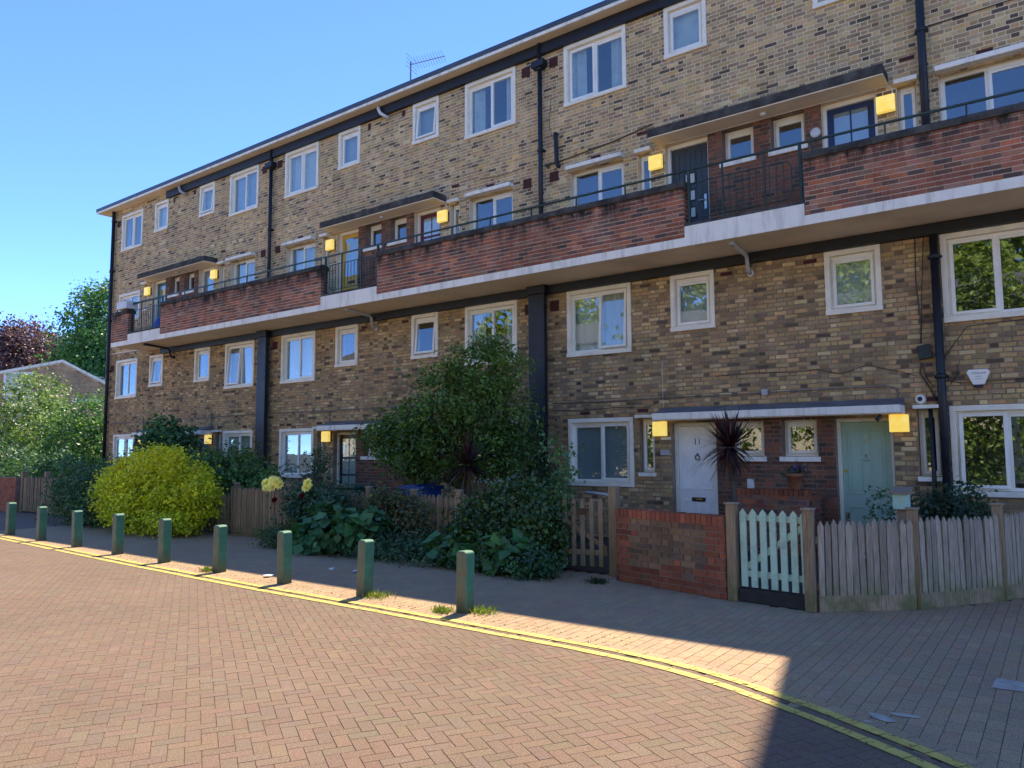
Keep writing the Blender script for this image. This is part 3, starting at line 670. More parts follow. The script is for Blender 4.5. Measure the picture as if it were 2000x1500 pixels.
for x0, x1, z0, z1, k, s, lv in DOOR:
    style, mt, num = DOORS[(lv, k, s)]; y = FY+0.17
    f = 0.055; a0, a1, c1 = x0+f, x1-f, z1-f-0.02; c0 = z0+0.02; mx = (a0+a1)/2; hs = a0+0.07 if s > 0 and lv == 'g' else a1-0.07
    leaf = MB(); leaf.box(a0+0.004, a1-0.004, y, y+0.05, c0, c1-0.004)
    if style == 'panel':
        for (p, q) in ((a0+0.09, mx-0.045), (mx+0.045, a1-0.09)):
            panel(leaf, p, q, c0+0.16, c0+0.72, y); panel(leaf, p, q, c0+0.92, c1-0.12, y)
    d = leaf.build('door', M[mt], block, bevel=0.003)
    fb = MB(); fb.box(x0, x0+f, y-0.05, y+0.06, z0, z1); fb.box(x1-f, x1, y-0.05, y+0.06, z0, z1); fb.box(x0+f, x1-f, y-0.05, y+0.06, z1-f-0.02, z1)
    fb.build('door_frame', M['surround'] if lv == 'g' else M['white'], d, bevel=0.004)
    if z0 < 1: bx('threshold', M['slab'], d, x0-0.03, x1+0.03, FY-0.25, FY+0.16, 0.0, 0.029)
    if style == 'panel':
        MB().lathe([(0.0, 0), (0.026, 0.002), (0.032, -0.02), (0.022, -0.04), (0.0, -0.048)], (mx, y-0.002, c0+0.84), 14, 'y').build('door_knob', M['chrome'], d, smooth=True) if s > 0 else None
        rg = MB(); rg.tube([(mx+0.042*math.cos(t), y-0.02, c0+1.50+0.046*math.sin(t)) for t in [i*math.pi/8 for i in range(17)]], 0.008, 8, False); rg.box(mx-0.014, mx+0.014, y-0.022, y, c0+1.535, c0+1.575)
        rg.build('knocker', M['iron'] if s < 0 else M['chrome'], d, smooth=True)
        if s < 0:
            bx('letterbox', M['iron'], d, mx-0.13, mx+0.13, y-0.012, y-0.0005, c0+0.70, c0+0.775); bx('letter_flap', M['brass'], d, mx-0.055, mx+0.075, y-0.017, y-0.0125, c0+0.735, c0+0.752)
        else:
            bx('lock_plate', M['brass'], d, a0+0.03, a0+0.075, y-0.012, y-0.0005, c0+1.26, c0+1.31); bx('handle_plate', M['chrome'], d, a0+0.025, a0+0.075, y-0.014, y-0.0005, c0+0.48, c0+0.62)
        if num: text_mesh('door_number', num, 0.15, (mx, y-0.004, c0+1.78), M['chrome'] if s > 0 else M['iron'], d)
    elif style == 'squares':
        for i in range(3):
            zc = c0+1.42-i*0.33; q = MB(); ring(q, mx-0.12, mx+0.12, zc-0.12, zc+0.12, 0.03, y-0.014, y-0.0005); q.build('light_frame', M['iron'], d)
            bx('pane', M['lace'], d, mx-0.088, mx+0.088, y-0.007, y-0.0005, zc-0.088, zc+0.088)
        bx('letterbox', M['chrome'], d, mx-0.14, mx+0.14, y-0.014, y-0.0005, c0+0.43, c0+0.50)
        h = MB(); h.box(a1-0.10, a1-0.055, y-0.012, y-0.0005, c0+0.78, c0+1.06); h.tube([(a1-0.078, y-0.012, c0+0.95), (a1-0.078, y-0.045, c0+0.95), (a1-0.20, y-0.045, c0+0.95)], 0.010, 8); h.build('handle', M['chrome'], d)
        g = MB(); [g.box(a0+0.05+i*0.11, a0+0.056+i*0.11, y-0.004, y, c0+0.1, c1-0.1) for i in range(7)]; g.build('groove', M['door_black'], d)
    else:
        rows = {'grid': [(0.25, 0.62), (0.68, 1.28), (1.34, 1.98)], 'glazed': [(0.62, 1.02), (1.07, 1.45), (1.50, 1.98)], 'tall': [(0.92, 1.98)]}[style]
        for a, b in rows:
            b = min(b, c1-c0-0.1)
            q = MB(); ring(q, a0+0.085, a1-0.085, c0+a-0.02, c0+b+0.02, 0.022, y-0.014, y-0.0005); q.build('glazing_bead', M[mt], d)
            bx('backing_curtain', M['lace'] if style == 'glazed' else M['blind'], d, a0+0.104, a1-0.104, y-0.003, y-0.0006, c0+a, c0+b)
            bx('pane', M['glass'], d, a0+0.104, a1-0.104, y-0.010, y-0.006, c0+a, c0+b)
            if style in ('grid', 'glazed'): bx('glazing_bar', M[mt], d, mx-0.012, mx+0.012, y-0.016, y-0.0105, c0+a, c0+b)
        if style == 'tall': bx('letterbox', M['iron'], d, mx-0.12, mx+0.12, y-0.014, y-0.0005, c0+0.72, c0+0.79)

# ---- canopies, beams, columns, pipes
for k, C in enumerate(BAYS):
    xr = min(C+2.04, BX1)
    c = MB().box(C-2.04, xr, FY-0.42, FY-0.008, 2.235, 2.355).build('canopy', M['slab'], block, bevel=0.006)
    MB().prism([(FY-0.41, 2.358), (FY-0.009, 2.47), (FY-0.009, 2.358)], 'x', C-2.02, xr-0.01).build('lead_flashing', M['lead'], c)
    bx('soffit', M['soffit'], c, C-2.03, xr-0.005, FY-0.40, FY+0.16, 2.222, 2.233)
    c = MB().box(C-2.0, xr, FY-0.46, FY-0.008, 7.535, 7.69).build('canopy', M['coping'], block, bevel=0.01)
    bx('soffit', M['soffit'], c, C-1.98, xr-0.004, FY-0.44, FY+0.16, 7.512, 7.533)
bm_ = MB().box(-23.9, BX1, FY-0.125, FY-0.008, 4.945, 5.118).build('balcony_beam', M['black'], block, bevel=0.006)
for X in (-8.73, -18.18):
    MB().box(X-0.20, X+0.20, FY-0.24, FY-0.126, 0, 4.94).build('column', M['black'], block, bevel=0.01)
    MB().box(X-0.23, X+0.23, FY-0.27, FY-0.1255, 4.942, 5.117).build('column_head', M['black'], block, bevel=0.01)
def downpipe(X, z0, z1, r=0.055, hopper=None, y=FY-0.10):
    p = MB().tube([(X, y, z0), (X, y, z1)], r, 14).build('downpipe', M['black'], block, smooth=True)
    z = z0+0.9
    while z < z1-0.3:
        MB().lathe([(r+0.004, 0), (r+0.016, 0.008), (r+0.016, 0.07), (r+0.004, 0.08)], (X, y, z), 14).build('collar', M['black'], p, smooth=True)
        bx('bracket', M['black'], p, X-r-0.035, X+r+0.035, y+0.02, FY-0.009, z+0.02, z+0.055); z += 1.83
    if hopper: MB().prism([(X-0.15, hopper), (X+0.15, hopper), (X+0.16, hopper+0.10), (X+0.16, hopper+0.14), (X-0.16, hopper+0.14), (X-0.16, hopper+0.10)], 'y', y-0.11, y+0.07).build('hopper', M['black'], p)
downpipe(-8.68, 5.3, 10.9-0.45, 0.05, 9.90); downpipe(-18.12, 5.3, 10.45, 0.05, 9.90); downpipe(-27.50, 0, 10.45, 0.06)
downpipe(-1.47, 5.45, 10.45, 0.06); downpipe(-1.46, 0, 4.94, 0.06, y=FY-0.11); downpipe(-1.63, 0, 2.35, 0.032, y=FY-0.06)
MB().lathe([(0.07, 0), (0.10, 0.03), (0.10, 0.12), (0.065, 0.2)], (-1.47, FY-0.10, 5.46), 14).build('pipe_shoe', M['black'], block, smooth=True)
MB().tube([(-8.31, FY-0.02, 8.35), (-8.31, FY-0.07, 8.36), (-8.30, FY-0.08, 8.2), (-8.28, FY-0.08, 7.72), (-8.24, FY-0.09, 7.62), (-8.20, FY-0.13, 7.60)], 0.045, 12).build('waste_pipe', M['black'], block, smooth=True)
for C, mt in ((-4.02, 'greypipe'), (-13.47, 'greypipe'), (-22.92, 'black')):
    X = C-0.27
    w = MB().tube([(X+0.02, FY-1.02, 5.09), (X, FY-0.25, 5.045), (X-0.01, FY-0.18, 5.0), (X-0.01, FY-0.165, 4.88), (X-0.01, FY-0.14, 4.80), (X-0.01, FY-0.02, 4.77)], 0.035, 12).build('waste_pipe', M[mt], block, smooth=True)
    MB().lathe([(0.05, 0), (0.062, -0.012), (0.05, -0.02)], (X-0.01, FY-0.012, 4.77), 18, 'y').build('wall_rose', M['offwhite'] if mt != 'black' else M['black'], w, smooth=True)
    MB().tube([(X+0.02, FY-1.0, 5.12), (X+0.02, FY-1.0, 5.05)], 0.05, 12).build('gully_outlet', M[mt], w, smooth=True)
for X, mt in ((-13.38, 'offwhite'), (-22.75, 'greypipe')):
    MB().tube([(X-0.22, FY-0.17, 10.42), (X-0.2, FY-0.18, 10.35), (X-0.12, FY-0.19, 10.22), (X, FY-0.16, 10.13), (X+0.02, FY-0.02, 10.11)], 0.04, 12).build('overflow_pipe', M[mt], block, smooth=True)
# air bricks
def airbrick(X, Z, w=0.215, h=0.215):
    a = MB().box(X-w/2, X+w/2, FY-0.014, FY-0.001, Z-h/2, Z+h/2).build('air_brick', M['vent'], block)
    mb = MB(); nx = int(w/0.03); nz = max(1, int(h/0.035))
    for i in range(nx):
        for j in range(nz):
            cx = X-w/2+w*(i+0.5)/nx; cz = Z-h/2+h*(j+0.5)/nz; mb.add([(cx-0.008, FY-0.0152, cz-0.011), (cx+0.008, FY-0.0152, cz-0.011), (cx+0.008, FY-0.0152, cz+0.011), (cx-0.008, FY-0.0152, cz+0.011)], [(0, 1, 2, 3)])
    mb.build('vent_hole', M['pit'], a)
for k, C in enumerate(BAYS[:3]):
    for s in (-1, 1):
        airbrick(C+s*4.36, 9.98); airbrick(C+s*4.40, 4.69); airbrick(C+s*4.38, 7.46) if not (k == 2 and s < 0) else None
        airbrick(C+s*3.36, 7.64, 0.215, 0.065); airbrick(C+s*2.32, 7.86, 0.215, 0.065); airbrick(C+s*3.7, 2.43, 0.215, 0.065); airbrick(C+s*2.42, 2.44, 0.215, 0.065)
        airbrick(C+s*0.72, 4.83, 0.215, 0.065); airbrick(C+s*0.62, 10.1, 0.1, 0.14)

# ---- access balcony
WY = FY-1.2; WX0 = -24.95
bx('balcony_slab', M['soffit'], block, WX0+0.02, BX1, WY+0.03, FY-0.009, 5.12, 5.255)
bx('balcony_fascia', M['slab'], block, WX0, BX1, WY-0.012, WY+0.028, 5.115, 5.262)
GAP = 0.985
spans = []; xa = WX0
for C in sorted(BAYS[:3]): spans.append((xa, C-GAP)); xa = C+GAP
spans.append((xa, BX1))
par = MB()
for a, b in spans: par.box(a+0.004, b-0.004, WY+0.004, WY+0.216, 5.263, 6.135)
par = par.build('parapet', M['mort_pink'], block)
pb = []
for a, b in spans: pb += lay(a, b, 5.265, 6.13, (), 'stretch', 0.07, 0.0012)
brick_face(pb, (0, WY+0.004, 0), (1, 0), PARB, M['par_a'], M['par_o'], par, 21, proud=0.006)
for a, b in spans:
    for X, ud in ((a+0.004, (0, -1)), (b-0.004, (0, 1))):
        o = (X, WY+0.216 if ud[1] < 0 else WY+0.004, 0)
        brick_face(lay(0, 0.212, 5.265, 6.13, (), 'stretch', 0.1), o, ud, REDS, M['par_a'], M['par_o'], par, 22, single=0, field='end_brick_field')
    cp = MB(); cp.prism([(WY-0.035, 6.137), (WY-0.04, 6.20), (WY-0.02, 6.25), (WY+0.05, 6.275), (WY+0.17, 6.275), (WY+0.24, 6.25), (WY+0.255, 6.20), (WY+0.25, 6.137)], 'x', a-0.005, b+0.005)
    cp.build('coping', M['coping'], par, bevel=0.008)
hr = MB().tube([(WX0+0.1, WY+0.10, 6.46), (BX1, WY+0.10, 6.46)], 0.021, 10); 
hr = hr.build('handrail', M['rail'], block, smooth=True)
for a, b in spans:
    n = max(1, int((b-a)/0.95))
    for i in range(n+1):
        x = a+0.12+(b-a-0.24)*i/n
        bx('rail_stanchion', M['rail'], hr, x-0.011, x+0.011, WY+0.089, WY+0.111, 6.27, 6.442)
for k, C in enumerate(BAYS[:3]):
    yr = WY+0.09
    bx('upstand', M['slab'], block, C-GAP+0.006, C+GAP-0.006, WY-0.006, WY+0.2, 5.264, 5.455)
    bx('kerb_strip', M['coping'], block, C-GAP+0.008, C+GAP-0.008, WY-0.002, WY+0.21, 5.456, 5.505)
    rl_ = MB()
    for x in (C-0.92, C+0.92): rl_.box(x-0.022, x+0.022, yr-0.022, yr+0.022, 5.506, 6.44)
    for x in (C-0.33, C+0.36): rl_.box(x-0.014, x+0.014, yr-0.014, yr+0.014, 5.506, 6.44)
    arc = []
    for cx, cz, a0 in ((C+0.66, 6.10, 0), (C-0.66, 6.10, 90), (C-0.66, 5.72, 180), (C+0.66, 5.72, 270)):
        for t in range(0, 91, 30): arc.append((cx+0.12*math.cos(math.radians(a0+t)), yr, cz+0.12*math.sin(math.radians(a0+t))))
    arc.append(arc[0]); rl_.tube(arc, 0.011, 6, False)
    if k == 2: rl_.tube([(C-0.92, yr, 6.42), (C+0.92, yr, 6.42)], 0.014, 6); rl_.tube([(C-0.92, yr, 5.56), (C+0.92, yr, 5.56)], 0.012, 6)
    rl_ = rl_.build('railing', M['rail'], block)
    for i in range(13):
        x = C-0.66+i*0.11
        if min(abs(x-(C-0.33)), abs(x-(C+0.36))) < 0.03: continue
        bx('baluster', M['rail'], rl_, x-0.006, x+0.006, yr-0.006, yr+0.006, 5.605, 6.215)
# cables and conduits clipped to the wall
def cable(pts, r, mt='cable', name='cable'):
    return MB().tube([(p[0], FY-(p[2] if len(p) > 2 else 0.014)-r, p[1]) for p in pts], r, 6).build(name, M[mt], block, smooth=True)
cable([(-8.5, 2.66), (-7.4, 2.645), (-6.0, 2.66), (-4.9, 2.655), (-4.12, 2.66), (-3.0, 2.67), (-2.22, 2.67), (-2.10, 2.64), (-2.07, 2.56), (-2.07, 2.26)], 0.011, 'conduit', 'conduit')
bx('junction_box', M['greypipe'], block, -4.17, -4.07, FY-0.06, FY-0.009, 2.615, 2.72)
cable([(-8.5, 2.52), (-7.9, 2.49), (-7.0, 2.52), (-6.3, 2.50), (-6.1, 2.60)], 0.006); cable([(-6.02, 3.35), (-6.02, 2.5), (-6.05, 2.25)], 0.005, 'offwhite')
cable([(-17.9, 2.78), (-16.0, 2.75), (-13.6, 2.76), (-11.5, 2.76), (-9.0, 2.77)], 0.011, 'conduit', 'conduit'); cable([(-15.47, 2.76), (-15.47, 2.25)], 0.011, 'conduit', 'conduit')
cable([(-27.3, 2.72), (-24.0, 2.74), (-20.9, 2.75), (-18.5, 2.76)], 0.011, 'conduit', 'conduit'); cable([(-20.95, 2.9), (-20.95, 2.2)], 0.016, 'conduit', 'conduit'); cable([(-24.98, 2.85), (-24.98, 2.2)], 0.016, 'conduit', 'conduit')
cable([(-1.72, 5.0), (-1.74, 4.3), (-1.70, 3.6), (-1.72, 3.3)], 0.008); cable([(-1.60, 5.0), (-1.66, 4.2), (-1.71, 3.3)], 0.006); cable([(-1.72, 3.0), (-1.75, 2.85), (-1.62, 2.6), (-1.55, 2.4)], 0.012); cable([(-1.70, 3.0), (-1.68, 2.8), (-1.58, 2.62)], 0.007)
cable([(-3.6, 2.98), (-3.2, 3.0), (-2.9, 2.9), (-2.5, 3.02), (-2.0, 2.88), (-1.8, 2.8)], 0.005); cable([(-5.0, 3.0), (-4.3, 3.02), (-3.6, 2.98)], 0.005)
cable([(-1.42, 3.05), (-1.1, 3.5), (-0.7, 3.52), (0.2, 3.54)], 0.006); cable([(-1.45, 2.72), (-1.2, 2.66), (-0.6, 2.68), (0.3, 2.70)], 0.006); cable([(-1.25, 2.95), (-1.24, 2.8), (-1.35, 2.66)], 0.005)
cable([(-8.6, 7.72), (-7.6, 7.80), (-6.9, 7.86), (-6.1, 7.98)], 0.012, 'coping'); cable([(-1.4, 8.28), (-0.6, 8.30), (1.0, 8.33)], 0.008); cable([(-8.45, 9.2), (-8.5, 8.6), (-8.42, 8.3)], 0.005)
cable([(-10.4, 7.86), (-9.9, 7.8), (-9.3, 7.82)], 0.006); cable([(-13.6, 7.95), (-12.2, 7.9), (-11.4, 7.93), (-11.4, 7.45)], 0.006, 'offwhite')
for C in BAYS[:3]:                                                # cable run under the upper canopy
    MB().tube([(C-1.75, FY-0.03, 7.495), (C+1.95, FY-0.03, 7.495), (C+2.06, FY-0.05, 7.47), (C+2.10, FY-0.06, 7.40), (C+2.10, FY-0.06, 7.34)], 0.009, 6).build('cable', M['offwhite'], block, smooth=True)
    MB().lathe([(0.05, 0), (0.055, -0.03), (0.03, -0.05)], (C+0.1, FY-0.22, 7.51), 14).build('soffit_lamp', M['offwhite'], block, smooth=True)
MB().lathe([(0.0, -0.035), (0.07, -0.03), (0.085, -0.012), (0.085, 0)], (-3.12, FY-0.008, 7.02), 20, 'y').build('vent_cowl', M['offwhite'], block, smooth=True)
for X, Z, w, h, mt in ((-5.98, 1.90, 0.20, 0.05, 'offwhite'), (-6.0, 1.64, 0.19, 0.10, 'greypipe'), (-4.42, 1.10, 0.12, 0.17, 'offwhite')): bx('wall_plate', M[mt], block, X-w/2, X+w/2, FY-0.03, FY-0.008, Z-h/2, Z+h/2, bevel=0.004)

# ------------------------------------------------------------------ wall lamps
def wall_lamp(X, Z, label):
    t = empty('wall_lamp', (X, FY-0.009, Z), label, 'lamp', 'square yellow lamps beside the doors')
    bx('back_box', M['iron'], t, X-0.12, X+0.12, FY-0.055, FY-0.009, Z-0.12, Z+0.12)
    MB().box(X-0.135, X+0.135, FY-0.145, FY-0.056, Z-0.135, Z+0.135).build('diffuser', M['lamp'], t, bevel=0.012)
    return t
GN = {(0,-1):'beside the white door numbered 11',(0,1):'beside the sage green door numbered 2',(1,-1):'beside the black glazed ground floor door',(1,1):'behind the big evergreen bush',(2,-1):'nearest the left end of the ground floor',(2,1):'beside the brown ground floor door, left of the black column'}
WN = {(0,-1):'beside the anthracite balcony door',(0,1):'beside the navy balcony door',(1,-1):'beside the yellow balcony door',(1,1):'beside the dark red balcony door',(2,-1):'beside the green balcony door at the far left',(2,1):'at the right end of the leftmost balcony canopy'}
for k, C in enumerate(BAYS[:3]):
    for s in (-1, 1):
        wall_lamp(C+s*2.0-(0.04 if s < 0 else 0.04), 2.08, 'glowing yellow square lamp '+GN[(k, s)])
        wall_lamp(C+s*2.0, 7.17, 'glowing yellow square lamp '+WN[(k, s)])
# alarm box, camera, cable box, television aerial
t = empty('alarm_box', (-0.99, FY-0.009, 2.70), 'white alarm box with navy base high on the wall beside the drainpipe', 'alarm box')
MB().prism([(-1.14, 2.80), (-1.11, 2.845), (-0.87, 2.845), (-0.84, 2.80), (-0.92, 2.62), (-1.06, 2.62)], 'y', FY-0.08, FY-0.009).build('cover', M['white'], t, bevel=0.008)
MB().prism([(-1.055, 2.618), (-0.925, 2.618), (-0.945, 2.575), (-1.035, 2.575)], 'y', FY-0.078, FY-0.009).build('strobe', M['navy'], t)
for (a, b, z, m_) in ((-1.08, -0.97, 2.795, 'printgrey'), (-1.06, -0.95, 2.775, 'printgrey'), (-1.03, -0.95, 2.735, 'printgrey'), (-1.04, -0.94, 2.70, 'printgrey')): bx('print_line', M[m_], t, a, b, FY-0.0815, FY-0.0802, z, z+0.007)
for dx in (0, 0.03): MB().prism([(-0.945+dx, 2.78), (-0.92+dx, 2.792), (-0.945+dx, 2.804)], 'y', FY-0.0815, FY-0.0802).build('print_mark', M['printred'], t)
t = empty('security_camera', (-1.76, FY-0.009, 2.44), 'round white dome security camera above the narrow window', 'camera')
MB().lathe([(0.0, -0.05), (0.055, -0.045), (0.075, -0.02), (0.078, 0.0)], (-1.76, FY-0.01, 2.44), 22, 'y').build('housing', M['white'], t, smooth=True)
MB().lathe([(0.0, -0.022), (0.025, -0.018), (0.036, 0.0)], (-1.765, FY-0.058, 2.445), 16, 'y').build('lens_dome', M['iron'], t, smooth=True)
t = empty('cable_box', (-1.66, FY-0.009, 3.15), 'dark cable box tilted on the wall left of the drainpipe', 'cable box')
o = MB().box(-1.755, -1.575, FY-0.085, FY-0.012, 3.05, 3.27).build('box', M['darkbox'], t, bevel=0.01); o.data.transform(Matrix.Rotation(math.radians(-8), 4, 'Y'))
t = empty('spot_lamp', (-2.32, FY-0.30, 2.15), 'small black spot lamp under the canopy by the sage door', 'lamp')
MB().tube([(-2.28, FY-0.33, 2.22), (-2.28, FY-0.33, 2.18), (-2.32, FY-0.37, 2.13)], [0.02, 0.03, 0.035], 10).build('housing', M['iron'], t)
t = empty('television_aerial', (-13.9, 14.2, 10.6), 'thin metal television aerial standing on the roof', 'aerial')
A0 = Vector((-13.9, 14.2, 12.27))
MB().tube([(-13.9, 14.2, 10.6), (-13.9, 14.2, 12.35)], 0.02, 6).build('mast', M['conduit'], t)
bd = Vector((1.0, 0.25, 0.02)).normalized(); sd = Vector((-0.25, 1.0, 0)).normalized()
MB().tube([A0, A0+bd*1.05], 0.012, 6).build('boom', M['conduit'], t)
for i in range(11):
    for sg in (-1, 1):
        p = A0+bd*(0.18+i*0.083); MB().tube([p-sd*0.16+Vector((0, 0, 0.09*sg)), p, p+sd*0.16+Vector((0, 0, 0.09*sg))], 0.005, 4).build('element', M['conduit'], t)
for i in range(4):
    p = A0+bd*0.03+Vector((0, 0, -0.16+i*0.11)); MB().tube([p-sd*0.3, p+sd*0.3], 0.005, 4).build('reflector', M['conduit'], t)
for dx, h in ((-0.13, 0.9), (0.18, 0.75), (0.3, 0.6)): MB().tube([(-13.9+dx, 14.25, 10.6), (-13.9+dx, 14.25, 10.6+h)], 0.008, 5).build('rod', M['conduit'], t)

# ------------------------------------------------------------------ bollards
def bollardmat():
    m, nt, bs = newmat('worn_green_bollard_paint'); P = pos(nt)
    g = ramp(nt, noise(nt, P, 9, 5), [(0.3, (0.026, 0.125, 0.070)), (0.7, (0.055, 0.190, 0.110))])
    mp = nd(nt, 'ShaderNodeMapping'); mp.inputs['Scale'].default_value = (20, 20, 3); nt.links.new(P, mp.inputs[0])
    w = ramp(nt, noise(nt, mp.outputs[0], 2, 6, 0.7), [(0.3, (0.105, 0.100, 0.062)), (0.7, (0.19, 0.175, 0.11))])
    sx = nd(nt, 'ShaderNodeSeparateXYZ'); nt.links.new(nd(nt, 'ShaderNodeNewGeometry').outputs['True Normal'], sx.inputs[0])
    mr = nd(nt, 'ShaderNodeMapRange'); nt.links.new(sx.outputs[1], mr.inputs[0]); mr.inputs[1].default_value = -0.5; mr.inputs[2].default_value = -0.9
    mm = nd(nt, 'ShaderNodeMath', operation='MULTIPLY'); nt.links.new(mr.outputs[0], mm.inputs[0])
    nt.links.new(ramp(nt, noise(nt, P, 5, 5), [(0.25, g3(0.35)), (0.6, g3(0.85))]), mm.inputs[1])
    c = mixc(nt, mm.outputs[0], g, w)                              # the road side has lost its paint to spray and sun
    c = mixc(nt, ramp(nt, noise(nt, P, 23, 5, 0.7), [(0.61, g3(0)), (0.67, g3(0.75))]), c, (0.20, 0.17, 0.115))
    sz = nd(nt, 'ShaderNodeSeparateXYZ'); nt.links.new(P, sz.inputs[0])
    mz = nd(nt, 'ShaderNodeMapRange'); nt.links.new(sz.outputs[2], mz.inputs[0]); mz.inputs[1].default_value = 0.24; mz.inputs[2].default_value = 0.0; mz.inputs[4].default_value = 0.9
    c = mixc(nt, mz.outputs[0], c, (0.07, 0.07, 0.03))
    nt.links.new(c, bs.inputs['Base Color']); bs.inputs['Roughness'].default_value = 0.6; bump(nt, noise(nt, mp.outputs[0], 3, 5), bs, 0.35, 0.004)
    return m
M['bollard'] = bollardmat()
BN = ['nearest the camera, with a red scratch, weeds at its foot','second from the right, grass tuft at its foot','third from the right, in front of the big dark leaves','fourth from the right, in front of the picket fence','middle one of nine, right of the golden shrub','fourth from the left, in front of the golden shrub','third from the left','second from the left','leftmost of the nine']
bxs = [-5.22, -6.76, -8.26, -9.80, -11.36, -12.94, -14.54, -16.15, -17.78]; bys = [6.2, 6.19, 6.18, 6.22, 6.26, 6.31, 6.36, 6.40, 6.45]
def bollard_mesh():
    h = 0.07; prof = [(-h, 0), (h, 0), (h, 0.615)]+[(h-0.035+0.035*math.cos(a), 0.625+0.04*math.sin(a)) for a in (0.4, 0.9, 1.57)]+[(-h+0.035+0.035*math.cos(a), 0.625+0.04*math.sin(a)) for a in (1.57, 2.2, 2.7)]+[(-h, 0.615)]
    mb = MB().prism(prof, 'y', -h, h); o = mb.build('bollard', M['bollard'], None, bevel=0.012); return o
b0 = bollard_mesh(); rb = random.Random(3)
for i, (x, y) in enumerate(zip(bxs, bys)):
    o = b0 if i == 0 else b0.copy()
    if i: COL.objects.link(o)
    o.location = (x, y, -0.01); o.rotation_euler = (rb.uniform(-.022, .022), rb.uniform(-.022, .022), rb.uniform(-.07, .07)); o.scale = (rb.uniform(.96, 1.04), rb.uniform(.96, 1.04), rb.uniform(.97, 1.03))
    tag(o, 'square green timber bollard, '+BN[i], 'bollard', 'green bollards along the pavement')

b0.name = 'bollard'
MB().prism([(0.030, 0.40), (0.042, 0.46), (0.036, 0.50), (0.052, 0.47), (0.060, 0.52), (0.058, 0.44), (0.066, 0.42), (0.052, 0.43), (0.046, 0.395)], 'y', -0.0722, -0.0705).build('scratch', plain('bare_red_wood', (0.30, 0.10, 0.05), 0.8, 0.2, 30), b0)
# ------------------------------------------------------------------ fences, gates, garden wall
def picket_mesh(w, t, h, mat, pt=0.06):
    mb = MB().prism([(-w/2, 0), (w/2, 0), (w/2, h-pt), (0.0, h), (-w/2, h-pt)], 'y', -t/2, t/2)
    me = bpy.data.meshes.new('picket'); me.from_pydata(mb.v, [], mb.f); me.materials.append(mat); me.update(); return me
def fence(name, pts, label, cat, group, mat, pm, w, gap, h, zb, board=0.0, posts=(), ph=1.05, pw=0.1, seed=1, rails=(0.22, 0.7), side=1, cap=True):
    t = empty(name, (pts[0][0], pts[0][1], 0), label, cat, group); rr = random.Random(seed)
    me = picket_mesh(w, 0.02, h, mat)
    for a, b in zip(pts[:-1], pts[1:]):
        a, b = Vector(a), Vector(b); L = (b-a).length; d = (b-a)/L; n = Vector((d.y, -d.x))*side; ang = math.atan2(d.y, d.x)
        cnt = max(1, int(round(L/(w+gap))))
        for i in range(cnt):
            q = a+d*(L*(i+0.5)/cnt)+n*0.035
            o = bpy.data.objects.new('picket', me); COL.objects.link(o); o.parent = t
            o.location = (q.x-pts[0][0], q.y-pts[0][1], zb+rr.uniform(-0.012, 0.012)); o.rotation_euler = (rr.uniform(-.015, .015), rr.uniform(-.016, .016), ang); o.scale = (rr.uniform(.9, 1.08), 1, rr.uniform(.985, 1.015))
        for z in rails: MB().bar(a, b, 0, 0.04, z, z+0.07).build('rail', mat, t)
        if board: MB().bar(a+n*0.036, b+n*0.036, 0, 0.03, 0.0, board).build('gravel_board', M['post'], t)
    for (x, y) in posts:
        hh = ph+rr.uniform(-0.02, 0.02); p = MB().box(x-pw/2, x+pw/2, y-pw/2, y+pw/2, 0, hh).build('post', pm, t, bevel=0.006)
        if cap: MB().box(x-pw/2-0.012, x+pw/2+0.012, y-pw/2-0.012, y+pw/2+0.012, hh+0.001, hh+0.025).build('post_cap', M['fence'], p, bevel=0.006)
    return t
fence('picket_fence', [(-2.20, 8.34), (-1.40, 9.04), (-0.70, 10.10), (-0.12, 11.4), (0.15, 12.6)], 'silvered picket fence curving along the pavement at the right', 'fence', 'picket fences along the front gardens', M['fence'], M['post'], 0.066, 0.012, 0.80, 0.15, 0.165, [(-2.25, 8.30), (-1.38, 9.07), (-0.68, 10.13), (-0.1, 11.4)], 1.06, 0.105, 1)
fence('picket_fence', [(-13.95, 9.12), (-11.2, 9.16), (-8.95, 9.18), (-7.25, 9.2)], 'long old picket fence behind the roses and dark leaves', 'fence', 'picket fences along the front gardens', M['oldfence'], M['post'], 0.075, 0.014, 0.92, 0.06, 0.05, [(-13.95, 9.2), (-12.7, 9.22), (-10.0, 9.24), (-8.9, 9.24), (-7.9, 9.25)], 1.04, 0.09, 2)
fence('picket_fence', [(-15.7, 9.1), (-14.0, 9.12)], 'short lower picket fence right of the golden shrub', 'fence', 'picket fences along the front gardens', M['oldfence'], M['post'], 0.075, 0.035, 0.80, 0.04, 0, [], 1.0, 0.09, 3)
fence('picket_fence', [(-24.2, 9.1), (-22.9, 9.1), (-19.6, 9.1)], 'distant picket fence at the far left beside the red wall', 'fence', 'picket fences along the front gardens', M['oldfence'], M['post'], 0.08, 0.035, 0.98, 0.05, 0, [(-24.3, 9.1), (-22.85, 9.14)], 1.16, 0.12, 4)
